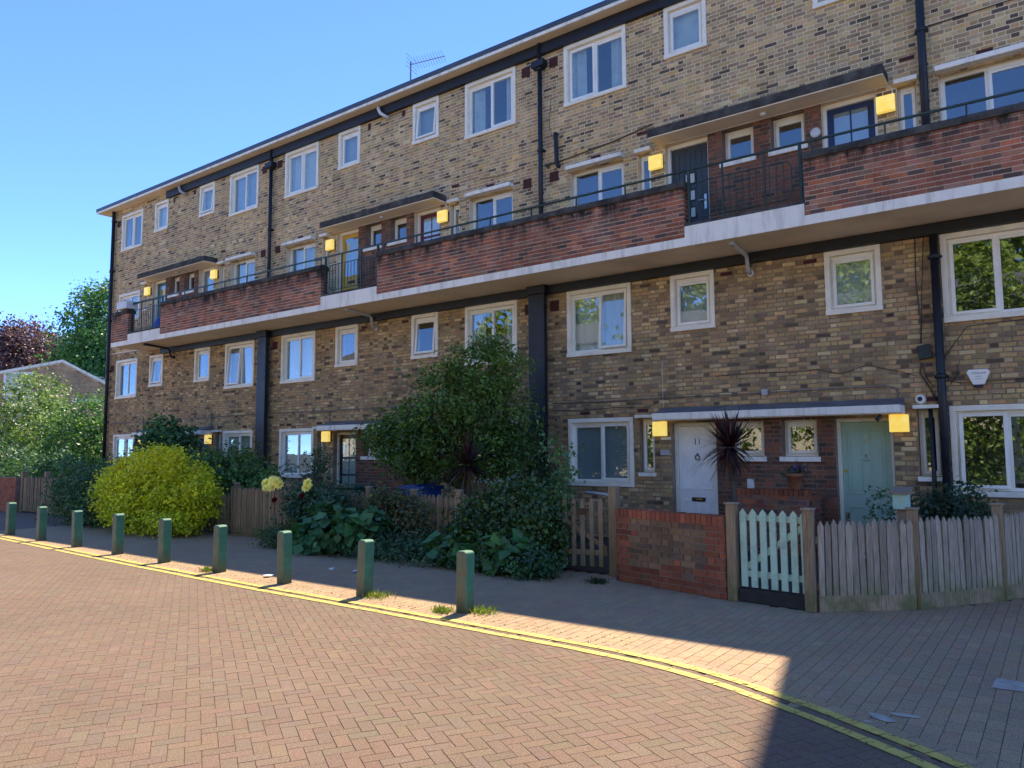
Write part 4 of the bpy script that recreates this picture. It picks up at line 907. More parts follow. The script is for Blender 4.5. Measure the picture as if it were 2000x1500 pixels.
# plain wooden gate with a plaque, in the gap left of the brick wall
t = empty('garden_gate', (-5.76, 9.12, 0), 'weathered wooden picket gate left of the red brick garden wall', 'gate'); me = picket_mesh(0.062, 0.02, 0.93, M['oldfence'], 0.04)
ga, gb = Vector((-5.80, 9.02)), Vector((-5.16, 9.16)); gd = (gb-ga).normalized(); gn = Vector((gd.y, -gd.x))
for i in range(5):
    q = ga+gd*((gb-ga).length*(i+0.4)/5)+gn*0.03; o = bpy.data.objects.new('picket', me); COL.objects.link(o); o.parent = t; o.location = (q.x+5.76, q.y-9.12, 0.10); o.rotation_euler = (0, 0, math.atan2(gd.y, gd.x))
for z in (0.25, 0.78): MB().bar(ga, gb, 0, 0.035, z, z+0.07).build('rail', M['oldfence'], t)
def brace(a, b, za, zb, w, th, mat, parent):
    d = Vector((b[0]-a[0], b[1]-a[1])).normalized(); n = Vector((-d.y, d.x))*th/2; vs = []
    for s in (-1, 1): vs += [(a[0]+n.x*s, a[1]+n.y*s, za), (a[0]+n.x*s, a[1]+n.y*s, za+w), (b[0]+n.x*s, b[1]+n.y*s, zb+w), (b[0]+n.x*s, b[1]+n.y*s, zb)]
    MB().add(vs, [(0,1,2,3),(4,7,6,5),(0,4,5,1),(1,5,6,2),(2,6,7,3),(3,7,4,0)]).build('brace', mat, parent)
brace(ga, gb, 0.72, 0.30, 0.07, 0.03, M['oldfence'], t)
pq = ga+gd*0.31+gn*0.045; MB().bar(pq-gd*0.07, pq+gd*0.07, 0, 0.008, 0.80, 0.89).build('plaque', M['door_brown'], t)
tb = empty('steel_handrail', (-5.5, 9.5, 0), 'pale bent steel handrail behind the wooden gate', 'handrail'); MB().tube([(-5.75, 9.6, 1.08), (-5.35, 9.5, 1.06), (-5.22, 9.48, 1.0), (-5.2, 9.48, 0)], 0.018, 8).build('tube', M['greypipe'], tb, smooth=True)
t = empty('gate_post', (-5.02, 9.12, 0), 'tall wooden gate post behind the left end of the brick wall', 'post'); MB().box(-5.08, -4.96, 9.06, 9.18, 0, 1.20).build('post', M['post'], t, bevel=0.006)
t = empty('gate_post', (-3.12, 8.42, 0), 'wooden post with pale cap between brick wall and mint gate', 'post'); p_ = MB().box(-3.175, -3.065, 8.365, 8.475, 0, 1.07).build('post', M['post'], t, bevel=0.006); MB().box(-3.19, -3.05, 8.35, 8.49, 1.071, 1.095).build('post_cap', M['fence'], p_, bevel=0.006)
# mint green gate
ga, gb = Vector((-3.02, 8.44)), Vector((-2.27, 8.36)); gd = (gb-ga).normalized(); gn = Vector((gd.y, -gd.x))
t = empty('garden_gate', (-3.02, 8.44, 0), 'mint green painted picket gate with diagonal brace', 'gate'); me = picket_mesh(0.072, 0.02, 0.86, M['mint'], 0.045)
for i in range(7):
    q = ga+gd*((gb-ga).length*(i+0.35)/6.6)+gn*0.032; o = bpy.data.objects.new('picket', me); COL.objects.link(o); o.parent = t; o.location = (q.x+3.02, q.y-8.44, 0.17); o.rotation_euler = (0, 0.004*(i % 3-1), math.atan2(gd.y, gd.x))
for z in (0.28, 0.90): MB().bar(ga, gb, 0, 0.04, z, z+0.065).build('rail', M['mint'], t)
brace(ga, gb, 0.30, 0.86, 0.08, 0.034, M['mint'], t)
t = empty('gate_sill', (-2.65, 8.42, 0), 'dark tarred timber sill under the mint gate', 'sill'); MB().bar(ga-gd*0.03, gb+gd*0.02, 0, 0.12, 0, 0.145).build('beam', M['sleeper'], t, bevel=0.01)
# brick garden wall
wa, wb = Vector((-4.83, 8.80)), Vector((-3.20, 8.36)); wdir = (wb-wa).normalized(); wl = (wb-wa).length; wn_ = Vector((wdir.y, -wdir.x))
gw = empty('garden_wall', (wa.x, wa.y, 0), 'low red brick garden wall with soldier course top and brown middle', 'wall')
mc = (wa+wb)/2-wn_*0.11
core = MB().bar(wa-wn_*0.11+wdir*0.004, wb-wn_*0.11-wdir*0.004, 0, 0.212, 0, 0.915).build('mortar_core', M['mort_red'], gw)
def wallcol(A, col, rng):
    u = (A[:, 0]+A[:, 1])/2; v = (A[:, 2]+A[:, 3])/2; n = len(A)
    mid = (u > 0.27+0.04*np.sin(v*40)+rng.normal(0, .05, n)) & (u < wl-0.30+0.04*np.sin(v*33)+rng.normal(0, .06, n)) & (v > 0.255+0.05*np.sin(u*9)+rng.normal(0, .05, n)) & (v < 0.82)
    br = pick([((0.21, 0.13, 0.085), 3), ((0.175, 0.115, 0.08), 3), ((0.23, 0.145, 0.09), 2), ((0.14, 0.098, 0.075), 2)], n, rng)
    col[mid] = br[mid]; lowr = v < 0.25; col[lowr] *= 0.8; return col*rng.uniform(0.75, 1.05, (n, 1))
brick_face(lay(0, wl, 0.0, 0.825, (), 'flemish', 0.05), (wa.x, wa.y, 0), (wdir.x, wdir.y), GREDS, M['red_a'], M['red_o'], core, 31, single=250, proud=0.005, colfn=wallcol)
brick_face(lay(0, 0.22, 0.0, 0.825, (), 'flemish', 0.0), (wb.x, wb.y, 0), (-wn_.x, -wn_.y), GREDS, M['red_a'], M['red_o'], core, 32, single=30, proud=0.005)
nsol = int(wl/0.075); rg_ = np.random.default_rng(5)
sm_ = bpy.data.meshes.new('coping_brick'); q_ = MB().box(-0.0335, 0.0335, -0.113, 0.113, 0, 0.102); sm_.from_pydata(q_.v, [], q_.f); sm_.materials.append(M['red_o']); sm_.update()
for i in range(nsol):
    c_ = wa+wdir*(wl*(i+0.5)/nsol)-wn_*0.106; o = bpy.data.objects.new('coping_brick', sm_); COL.objects.link(o); o.parent = gw
    o.location = (c_.x-wa.x, c_.y-wa.y, 0.826+rg_.uniform(-.002, .002)); o.rotation_euler = (0, rg_.uniform(-.01, .01), math.atan2(wdir.y, wdir.x)); o.color = (*pick(GREDS, 1, rg_)[0], 1); o.scale = (1.0, 1, rg_.uniform(0.98, 1.02))
# far red wall at the left
fw = empty('garden_wall', (-25.3, 9.0, 0), 'distant red brick garden wall at the far left edge', 'wall')
fc = bx('mortar_core', M['mort_red'], fw, -27.6, -24.45, 8.95, 9.15, 0, 0.98)
brick_face(lay(-27.6, -24.45, 0, 0.975), (0, 8.95, 0), (1, 0), GREDS, M['red_a'], M['red_o'], fc, 33, single=0)
# brick planter against the house wall
pl = empty('brick_planter', (-3.85, 12.3, 0), 'low red brick planter against the house wall under the entrance windows', 'planter')
pc = bx('mortar_core', M['mort_red'], pl, -4.44, -3.24, 12.02, 12.88, 0, 0.955)
brick_face(lay(-4.44, -3.24, 0, 0.95), (0, 12.02, 0), (1, 0), REDS, M['red_a'], M['red_o'], pc, 34, single=0); brick_face(lay(0, 0.86, 0, 0.95), (-3.24, 12.02, 0), (0, 1), REDS, M['red_a'], M['red_o'], pc, 35, single=0)
for i in range(16):
    o = bpy.data.objects.new('coping_brick', sm_); COL.objects.link(o); o.parent = pl; o.location = (-4.40+i*0.075+3.85, 12.13-12.3, 0.957); o.color = (*pick(GREDS, 1, rg_)[0]*0.8, 1)
MB().box(-4.40, -3.28, 12.25, 12.86, 0.956, 0.97).build('soil_fill', M['soil'], pl)
# plant pot on it
pp = empty('plant_pot', (-3.46, 12.13, 1.06), 'small terracotta pot with a plant on the brick planter', 'plant pot')
MB().lathe([(0.075, 0), (0.085, 0.02), (0.115, 0.20), (0.128, 0.20), (0.132, 0.255), (0.112, 0.255), (0.10, 0.22)], (-3.46, 12.13, 1.06), 20).build('pot', M['terracotta'], pp, smooth=True)
bh = empty('letter_box_post', (-1.62, 9.9, 0), 'small grey green wooden box on a post behind the picket fence', 'box')
MB().box(-1.66, -1.56, 9.86, 9.96, 0, 0.98).build('post', M['post'], bh); o = MB().box(-1.69, -1.53, 9.80, 10.0, 0.985, 1.16).build('box', M['mint'], bh, bevel=0.006); MB().prism([(9.76, 1.163), (10.04, 1.215), (10.04, 1.24), (9.76, 1.19)], 'x', -1.72, -1.50).build('lid', M['fence'], bh)
# wheelie bins behind the fence
for x, y, mt, lab in ((-11.2, 10.0, 'binlid', 'dark green wheelie bin lid showing above the picket fence'), (-9.75, 10.3, 'bluebin', 'blue wheelie bin half hidden under the evergreen bush')):
    t = empty('wheelie_bin', (x, y, 0), lab, 'bin', 'wheelie bins in the front gardens')
    MB().prism([(x-0.25, 0.1), (x+0.25, 0.1), (x+0.29, 0.98), (x-0.29, 0.98)], 'y', y-0.27, y+0.27).build('body', M[mt], t, bevel=0.02)
    MB().prism([(x-0.31, 0.985), (x+0.31, 0.985), (x+0.29, 1.04), (x+0.1, 1.075), (x-0.1, 1.075), (x-0.29, 1.04)], 'y', y-0.31, y+0.33).build('lid', M[mt], t, bevel=0.015)
    for dx in (-0.2, 0.2): MB().lathe([(0.1, -0.03), (0.1, 0.03)], (x+dx, y+0.26, 0.1), 16, 'y').build('wheel', M['iron'], t)
# things on the balcony
t = empty('storage_bag', (-22.7, 12.2, 5.26), 'bright blue bag standing behind the far left balcony railing', 'bag')
MB().lathe([(0.02, 0), (0.30, 0.02), (0.33, 0.2), (0.28, 0.45), (0.16, 0.66), (0.05, 0.76), (0.09, 0.82)], (-22.7, 12.2, 5.26), 16).build('bag', M['bluebag'], t, smooth=True)
t = empty('planter_box', (-24.1, 11.75, 6.28), 'white box hanging at the far left end of the balcony', 'box'); bx('trough', M['offwhite'], t, -24.45, -23.8, 11.58, 11.95, 6.285, 6.52, bevel=0.01)
# inspection covers and litter
def flat_thing(name, poly, z, mt, label, cat, th=0.003):
    o = MB().prism(poly, 'z', z, z+th).build(name, M[mt], None); tag(o, label, cat); return o
M['paleconc'] = plain('pale_worn_paint', (0.40, 0.37, 0.31), 0.85, 0.2, 9, bmp=0.3, dirt=(0.2, 0.19, 0.17), dirtamt=0.7)
flat_thing('inspection_cover', [(-0.53, 6.42), (-0.24, 6.45), (-0.25, 6.68), (-0.52, 6.70)], 0.003, 'paleconc', 'pale grey cover plate in the pavement at the right edge', 'cover')
def splat(cx, cy, rx, ry, seed, ang=0):
    r = random.Random(seed); return [(cx+rx*f*math.cos(a)*math.cos(ang)-ry*f*math.sin(a)*math.sin(ang), cy+rx*f*math.cos(a)*math.sin(ang)+ry*f*math.sin(a)*math.cos(ang)) for a, f in [(i*math.pi/7, r.uniform(.82, 1.0)) for i in range(14)]]
for i, (x, y, rx, ry, an) in enumerate([(-1.04, 5.32, .12, .05, -.5), (-0.93, 5.45, .11, .035, .1), (-1.0, 5.06, .06, .03, -.5), (-0.90, 4.98, .055, .03, -.5), (-0.76, 4.88, .035, .022, -.5), (-1.10, 5.20, .03, .015, 0)]):
    flat_thing('paint_splash', splat(x, y, rx*0.85, ry, i+1, an), 0.0030, 'paleconc', 'spilt white paint patch on the blocks, '+['largest, near the kerb line','long smear above the others','round spot beside the yellow line','middle round spot beside the yellow line','smallest spot nearest the camera','tiny spot at the left of the group'][i], 'paint patch', 0.0012)
M['blackpatch'] = plain('tar_patch', (0.02, 0.02, 0.022), 0.8, 0.3, 9, bmp=0.4)
M['litter'] = plain('crumpled_paper', (0.6, 0.6, 0.6), 0.8, 0.15, 12, bmp=0.3)
for i, (x, y, s_, lab) in enumerate([(-8.85, 6.36, .09, 'crumpled pale wrapper on the pavement left of a bollard'), (-8.6, 7.25, .055, 'scrap of white paper in the shade, left one of two'), (-8.15, 7.3, .06, 'scrap of white paper in the shade, right one of two')]):
    r = random.Random(i+4); n = 9; vs = [(x+s_*math.cos(k*2*math.pi/n)*r.uniform(.5, 1), y+s_*math.sin(k*2*math.pi/n)*r.uniform(.5, 1), 0.003+r.uniform(0, .03)) for k in range(n)]+[(x, y, 0.035)]
    o = MB().add(vs, [(k, (k+1) % n, n) for k in range(n)]).build('litter', M['litter']); tag(o, lab, 'litter')

# ------------------------------------------------------------------ vegetation
def norm(a): return a/np.maximum(np.linalg.norm(a, axis=1, keepdims=True), 1e-9)
def leaf_mesh(name, P, Nn, Ax, L, W, col, mat, parent, fold=0.25, kind=None):
    """one two-triangle leaf folded along its midrib at every point"""
    Nn = norm(Nn); Ax = norm(Ax-Nn*(Ax*Nn).sum(1, keepdims=True)); B = np.cross(Nn, Ax)
    n = len(P); L = L[:, None]; W = W[:, None]; V = np.zeros((n, 4, 3))
    V[:, 0] = P; V[:, 1] = P+Ax*L*0.45+B*W+Nn*W*fold; V[:, 2] = P+Ax*L-Nn*L*0.12; V[:, 3] = P+Ax*L*0.45-B*W+Nn*W*fold
    F = (np.arange(n)*4)[:, None, None]+np.array([(0, 1, 2), (0, 2, 3)])[None]
    return np_mesh(name, V.reshape(-1, 3), F.reshape(-1, 3), mat, parent, np.repeat(col, 2, 0), kind=kind)
def crown(blobs, n, seed, per=28, clump=0.12, shell=0.55, lo=None):
    """leaf points gathered in clumps over the given ellipsoids; returns points, outward directions, clump ids, clump centres"""
    rng = np.random.default_rng(seed); bl = np.array(blobs, float)
    w = (bl[:, 3]*bl[:, 4]*bl[:, 5])**(2/3); w /= w.sum(); K = max(6, n//per)
    bi = rng.choice(len(bl), K, p=w); d = norm(rng.normal(size=(K, 3))); r = rng.uniform(shell, 1.0, (K, 1))**0.6
    cc = bl[bi, :3]+d*r*bl[bi, 3:6]
    if lo is not None: cc[:, 2] = np.maximum(cc[:, 2], lo+rng.uniform(0, 0.15, K))
    ci = rng.integers(0, K, n); sz = clump*rng.uniform(0.6, 1.5, K)
    P = cc[ci]+rng.normal(size=(n, 3))*sz[ci][:, None]*np.array([1, 1, 0.8])
    if lo is not None: P[:, 2] = np.maximum(P[:, 2], lo)
    return P, d[ci], ci, cc, rng
def foliage(name, parent, blobs, n, L, cols, seed, mat='leaf', aspect=0.42, per=28, clump=0.12, shell=0.55, up=0.5, rnd=0.8, droop=0.0, lo=None, fold=0.25, kind=None, tip=None, gain=1.9):
    P, d, ci, cc, rng = crown(blobs, n, seed, per, clump, shell, lo)
    Nn = d*0.8+rng.normal(size=(n, 3))*rnd+np.array([0, 0, up]); Ax = d+rng.normal(size=(n, 3))*0.8-np.array([0, 0, droop])
    ls = L*rng.uniform(0.6, 1.3, n); cols = np.array(cols); K = len(cc)
    kc = cols[rng.integers(0, len(cols), K)]*rng.uniform(0.75, 1.25, (K, 1))
    col = kc[ci]*rng.uniform(0.7, 1.3, (n, 1))*gain
    if tip is not None:
        zlo, zhi, tc = tip; f = np.clip((P[:, 2]-zlo)/(zhi-zlo), 0, 1)[:, None]*rng.uniform(0.2, 1, (n, 1)); col = col*(1-f)+np.array(tc)*f
    leaf_mesh(name, P, Nn, Ax, ls, ls*aspect*rng.uniform(0.8, 1.2, n), np.clip(col, 0, 1), M[mat], parent, fold, kind)
    return cc
def stems(parent, base, targets, r0, seed, name='stem', n=10, mat='bark', wob=0.1):
    rr = random.Random(seed); mb = MB(); b = Vector(base)
    for t in (targets if len(targets) <= n else rr.sample(list(targets), n)):
        t = Vector(t); m = b.lerp(t, 0.5)+Vector((rr.uniform(-wob, wob), rr.uniform(-wob, wob), rr.uniform(0, wob)))
        mb.tube([b+Vector((rr.uniform(-.06, .06), rr.uniform(-.06, .06), 0)), m, t], [r0, r0*0.65, r0*0.25], 6)
    return mb.build(name, M[mat], parent, smooth=True)
def shrub(name, label, base, blobs, n, L, cols, seed, stemn=8, r0=0.02, cat='shrub', group=None, **kw):
    t = empty(name, base, label, cat, group)
    cc = foliage('foliage', t, blobs, n, L, cols, seed, **kw)
    if stemn: stems(t, base, [tuple(c) for c in cc], r0, seed, n=stemn)
    return t
DG = [(0.030,0.058,0.010),(0.040,0.075,0.012),(0.055,0.098,0.016),(0.024,0.047,0.010)]
# big evergreen bush against the wall
t = empty('evergreen_tree', (-8.9, 10.8, 0), 'big rounded dark evergreen bush standing between the two halves of the terrace', 'tree')
cc = foliage('crown', t, [(-8.75,10.9,3.15,0.85,0.7,0.55),(-9.35,10.8,2.6,1.0,0.9,0.72),(-8.45,10.9,2.5,0.6,0.7,0.7),(-10.3,10.75,2.05,0.95,0.8,0.55),(-11.0,10.7,1.95,0.5,0.5,0.38),(-9.4,10.7,1.75,1.25,0.9,0.6),(-8.45,10.9,1.7,0.6,0.7,0.6),(-10.2,10.7,1.55,0.7,0.7,0.4),(-8.6,10.9,3.62,0.3,0.3,0.22)], 22000, 0.10, DG, 41, mat='leaf_gloss', aspect=0.24, per=34, clump=0.12, shell=0.45, up=0.6, gain=2.3, tip=(2.0, 3.9, (0.15, 0.24, 0.04)))
MB().tube([(-8.95,10.8,0),(-8.9,10.8,0.6),(-9.05,10.8,1.2),(-9.2,10.8,2.2)], [0.085,0.07,0.06,0.03], 8).build('trunk', M['bark'], t, smooth=True)
stems(t, (-9.0,10.8,0.9), [tuple(c) for c in cc], 0.035, 4, 'limb', 16, wob=0.25)
# climber on the column and rose at the window
shrub('climbing_plant', 'wispy climber growing up the black column', (-8.45,12.3,0), [(-8.55,12.3,1.0,0.35,0.3,0.9),(-8.65,12.35,2.2,0.28,0.2,0.55),(-8.2,12.0,1.0,0.35,0.35,0.6)], 2600, 0.07, [(0.035,0.06,0.022),(0.05,0.075,0.028),(0.03,0.045,0.02)], 42, stemn=14, r0=0.012, clump=0.11, per=14, shell=0.2)
rs = shrub('rose_bush', 'climbing rose with a few leaves in front of the ground floor window', (-6.35,9.6,0), [(-6.25,9.6,1.25,0.22,0.2,0.35),(-6.0,9.5,1.55,0.2,0.15,0.25),(-6.35,9.6,1.75,0.14,0.12,0.2)], 420, 0.065, [(0.035,0.085,0.03),(0.06,0.12,0.04)], 43, stemn=9, r0=0.008, clump=0.09, per=12, shell=0.2)
MB().lathe([(0.0, 0), (0.03, 0.01), (0.035, 0.03), (0.015, 0.045), (0, 0.046)], (-6.28, 9.5, 1.72), 10).build('flower', plain('pink_petal', (0.6, 0.2, 0.2), 0.6, 0.1, 20), rs, smooth=True)
# ivy hedge over the fence left of the wooden gate
shrub('ivy_hedge', 'dense dark ivy hedge spilling over the fence beside the wooden gate', (-6.5,9.0,0), [(-6.5,8.95,0.75,0.85,0.42,0.48),(-7.2,9.0,0.6,0.55,0.4,0.4),(-6.0,8.9,0.55,0.32,0.38,0.5),(-6.7,8.75,0.3,0.9,0.4,0.3)], 11000, 0.062, [(0.026,0.055,0.016),(0.034,0.07,0.02),(0.021,0.042,0.014),(0.05,0.09,0.024)], 44, aspect=0.48, per=22, clump=0.09, up=0.3, droop=0.8, lo=0.03, cat='hedge', mat='leaf_gloss')
shrub('ground_cover', 'low leafy ground cover spreading over the pavement below the ivy', (-6.5,8.45,0), [(-6.2,8.45,0.18,0.55,0.28,0.2),(-5.85,8.35,0.14,0.28,0.25,0.2),(-7.0,8.5,0.14,0.6,0.25,0.16)], 4200, 0.06, [(0.03,0.075,0.03),(0.045,0.10,0.04),(0.02,0.05,0.025)], 45, stemn=0, per=20, clump=0.07, lo=0.015, aspect=0.45)
for i, (x, y, z, lab) in enumerate([(-6.35,8.42,0.32,'clump of big maple shaped leaves at the pavement edge under the ivy'),(-7.3,8.5,0.32,'paler clump of big leaves low down left of the ivy')]):
    shrub('hollyhock_clump', lab, (x,y,0), [(x,y,z,0.36,0.25,0.24)], 150, 0.19, [(0.030,0.085,0.028),(0.042,0.11,0.032),(0.058,0.12,0.03)], 46+i, stemn=10, r0=0.008, aspect=0.5, per=4, clump=0.06, up=1.2, rnd=0.45, droop=0.4, cat='plant', fold=0.12)
shrub('weedy_border', 'low weedy grey green planting along the foot of the fence', (-8.3,8.5,0), [(-8.0,8.5,0.12,0.9,0.38,0.16),(-9.2,8.5,0.12,0.6,0.35,0.15),(-8.6,8.8,0.2,1.0,0.3,0.22)], 6500, 0.055, [(0.04,0.085,0.045),(0.03,0.065,0.035),(0.055,0.10,0.05),(0.025,0.05,0.03)], 48, stemn=0, per=16, clump=0.08, lo=0.012, aspect=0.3, cat='border')
shrub('bramble', 'thin brown and green bramble in front of the old picket fence', (-8.9,8.95,0), [(-8.9,8.95,0.62,0.75,0.2,0.42),(-9.3,8.95,0.85,0.35,0.2,0.25)], 2600, 0.06, [(0.065,0.075,0.025),(0.05,0.08,0.03),(0.08,0.065,0.03),(0.035,0.05,0.025)], 49, stemn=26, r0=0.009, per=10, clump=0.10, shell=0.1, aspect=0.4, lo=0.05)
# dark big-leaved clump and rose bush with yellow roses
shrub('hollyhock_clump', 'tall mass of dark drooping big leaves behind the third bollard', (-10.0,8.45,0), [(-9.9,8.45,0.45,0.75,0.38,0.34),(-10.3,8.35,0.3,0.45,0.3,0.26),(-9.4,8.55,0.5,0.4,0.3,0.28)], 640, 0.20, [(0.022,0.070,0.028),(0.030,0.085,0.032),(0.040,0.10,0.034)], 50, stemn=14, r0=0.012, aspect=0.5, per=4, clump=0.07, up=0.9, rnd=0.45, droop=0.9, fold=0.12, lo=0.06, cat='plant')
rose = shrub('rose_bush', 'rose bush with clusters of large pale yellow roses over the picket fence', (-10.9,8.7,0), [(-10.7,8.75,0.75,0.6,0.35,0.35),(-11.1,8.65,0.55,0.4,0.3,0.4),(-10.3,8.8,0.75,0.4,0.3,0.3),(-11.2,8.7,0.85,0.3,0.2,0.2)], 3600, 0.065, [(0.022,0.06,0.03),(0.03,0.075,0.035),(0.018,0.045,0.025)], 51, stemn=20, r0=0.010, per=14, clump=0.09, shell=0.25, mat='leaf_gloss')
shrub('rose_bush', 'tall thin rose with small buds against the house wall by the window', (-13.2,10.6,0), [(-13.1,10.6,1.45,0.28,0.25,0.38),(-13.2,10.6,1.05,0.35,0.3,0.25)], 900, 0.06, [(0.03,0.07,0.03),(0.045,0.09,0.035),(0.08,0.05,0.035)], 52, stemn=12, r0=0.010, per=12, clump=0.09, shell=0.2)
def rose_head(parent, c, r, col, seed):
    rng = np.random.default_rng(seed); P, N_, A_, L_, C_ = [], [], [], [], []
    for ringi, (k, tilt, rad) in enumerate(((5, 1.35, 0.15), (6, 1.05, 0.35), (8, 0.65, 0.6), (9, 0.25, 0.8))):
        for i in range(k):
            a = 2*math.pi*(i+rng.uniform(-.2, .2))/k+ringi*0.4; o = np.array([math.cos(a), math.sin(a), 0])
            up = np.array([0.35, -0.78, 0.52]); e1 = np.array([0.91, 0.41, 0.0]); e2 = np.cross(up, e1); o = e1*o[0]+e2*o[1]; P.append(np.array(c)+o*r*rad*0.25); A_.append(o*math.cos(tilt)+up*math.sin(tilt)); N_.append(-o*math.sin(tilt)+up*math.cos(tilt)); L_.append(r*(0.75+0.3*rad)); C_.append(np.array(col)*rng.uniform(0.8, 1.15))
    L_ = np.array(L_); leaf_mesh('flower', np.array(P), np.array(N_), np.array(A_), L_, L_*0.55, np.clip(np.array(C_), 0, 1), M['petal'], parent, 0.5)
for i, (x, y, z, r) in enumerate([(-11.95,8.5,1.12,.085),(-11.78,8.5,1.07,.10),(-11.83,8.55,1.17,.085),(-11.66,8.5,1.15,.09),(-11.70,8.45,1.05,.09),(-11.58,8.52,1.09,.085),(-11.88,8.45,1.03,.07),(-10.76,8.5,1.15,.075),(-10.79,8.5,1.06,.08),(-10.70,8.5,1.10,.05)]): rose_head(rose, (x, y, z), r*1.05, (1.0,0.88,0.42), 60+i)
for i, (x, y, z) in enumerate([(-11.62,8.45,0.82),(-10.85,8.45,0.92)]): rose_head(rose, (x, y, z), 0.055, (0.16,0.012,0.015), 80+i)
stems(rose, (-11.0,8.7,0.2), [(-11.8,8.5,1.02),(-11.65,8.5,1.0),(-10.78,8.5,1.02),(-11.62,8.45,0.8)], 0.010, 6, 'cane', 4)
shrub('weedy_border', 'small weedy plants at the foot of the fence left of the big leaves', (-11.6,8.5,0), [(-11.4,8.45,0.15,0.55,0.3,0.18)], 1500, 0.05, [(0.04,0.085,0.035),(0.03,0.065,0.03)], 53, stemn=0, per=16, clump=0.07, lo=0.012, aspect=0.3, cat='border')
# golden shrub, its green neighbours
GO = [(0.42,0.45,0.02),(0.50,0.52,0.02),(0.34,0.40,0.02),(0.27,0.33,0.02),(0.58,0.55,0.02)]
rgs = random.Random(8)
SHOOTS = [(-15.7+1.85*math.cos(a)*math.sin(b), 8.38+0.8*math.sin(a)*math.sin(b), 0.72+0.92*math.cos(b), 0.10, 0.10, 0.17) for a, b in [(rgs.uniform(0, 6.28), rgs.uniform(0.05, 1.35)) for _ in range(46)]]
shrub('golden_shrub', 'large rounded golden yellow shrub overhanging the pavement', (-15.8,8.3,0), [(-15.6,8.4,0.85,1.25,0.75,0.75),(-16.6,8.35,0.75,0.9,0.7,0.62),(-14.7,8.5,0.7,0.8,0.65,0.6),(-15.6,8.3,0.4,1.5,0.7,0.38),(-16.0,8.3,1.55,0.22,0.2,0.22),(-15.1,8.4,1.58,0.3,0.25,0.16),(-17.35,8.3,1.05,0.28,0.25,0.2),(-16.7,8.2,1.3,0.3,0.25,0.2),(-14.05,8.4,0.95,0.22,0.2,0.2),(-14.5,8.2,0.25,0.5,0.3,0.2)]+SHOOTS, 28000, 0.062, GO, 54, per=24, clump=0.085, shell=0.5, up=0.9, lo=0.04, aspect=0.4, stemn=12, gain=1.25, tip=(0.75, 1.6, (0.74, 0.66, 0.03)))
shrub('green_shrub', 'dull green bushy shrub left of the golden shrub', (-19.0,8.6,0), [(-19.2,8.6,0.6,1.3,0.6,0.6),(-18.2,8.4,0.4,0.7,0.5,0.4),(-20.0,8.7,0.85,0.9,0.5,0.35)], 9000, 0.07, [(0.035,0.075,0.03),(0.05,0.095,0.035),(0.028,0.06,0.03)], 55, per=22, clump=0.12, lo=0.03)
shrub('green_shrub', 'mid green glossy shrub behind the picket fence left of the column', (-16.2,10.4,0), [(-15.9,10.3,1.25,0.9,0.6,0.5),(-17.0,10.4,1.15,0.8,0.6,0.45),(-14.9,10.4,0.95,0.6,0.5,0.4),(-16.0,10.3,0.6,1.2,0.6,0.5)], 9500, 0.095, [(0.05,0.105,0.025),(0.035,0.08,0.022),(0.075,0.14,0.03)], 56, mat='leaf_gloss', per=20, clump=0.13, up=0.8, aspect=0.36, tip=(1.1, 1.8, (0.12, 0.18, 0.03)))
shrub('young_tree', 'young leafy sapling rising in front of the lower wall', (-21.0,11.6,0), [(-20.95,11.5,2.25,0.45,0.4,0.45),(-21.3,11.5,1.8,0.75,0.5,0.5),(-20.6,11.5,1.75,0.6,0.5,0.4),(-20.9,11.5,1.2,0.8,0.5,0.6)], 4200, 0.14, [(0.032,0.085,0.03),(0.045,0.105,0.035),(0.025,0.065,0.03)], 57, per=16, clump=0.15, up=0.9, stemn=12, r0=0.025, cat='tree')
shrub('green_shrub', 'low blue green shrubs behind the distant picket fence', (-23.5,10.5,0), [(-23.0,10.5,0.75,1.6,0.7,0.65),(-25.5,10.6,0.8,1.5,0.8,0.7),(-21.5,10.4,0.8,1.0,0.6,0.5)], 8000, 0.10, [(0.03,0.075,0.03),(0.045,0.09,0.05),(0.06,0.12,0.04)], 58, per=20, clump=0.15)
shrub('dark_shrub', 'small dark shrub behind the right hand picket fence by the pipe', (-1.35,12.2,0), [(-1.25,12.1,0.75,0.4,0.4,0.45),(-1.7,12.0,0.6,0.3,0.3,0.4)], 2600, 0.06, [(0.02,0.045,0.022),(0.03,0.06,0.028),(0.015,0.035,0.02)], 59, per=18, clump=0.08)
shrub('tall_weed', 'thin flowering weed in front of the sage green door', (-1.95,10.6,0), [(-1.95,10.6,0.95,0.16,0.15,0.3)], 160, 0.05, [(0.05,0.09,0.04)], 61, per=6, clump=0.05, stemn=8, r0=0.006, cat='plant')
foliage('foliage', pp, [(-3.46,12.13,1.36,0.09,0.09,0.06)], 160, 0.06, [(0.03,0.07,0.03),(0.05,0.10,0.04),(0.10,0.05,0.12)], 62, per=10, clump=0.04, up=0.8)
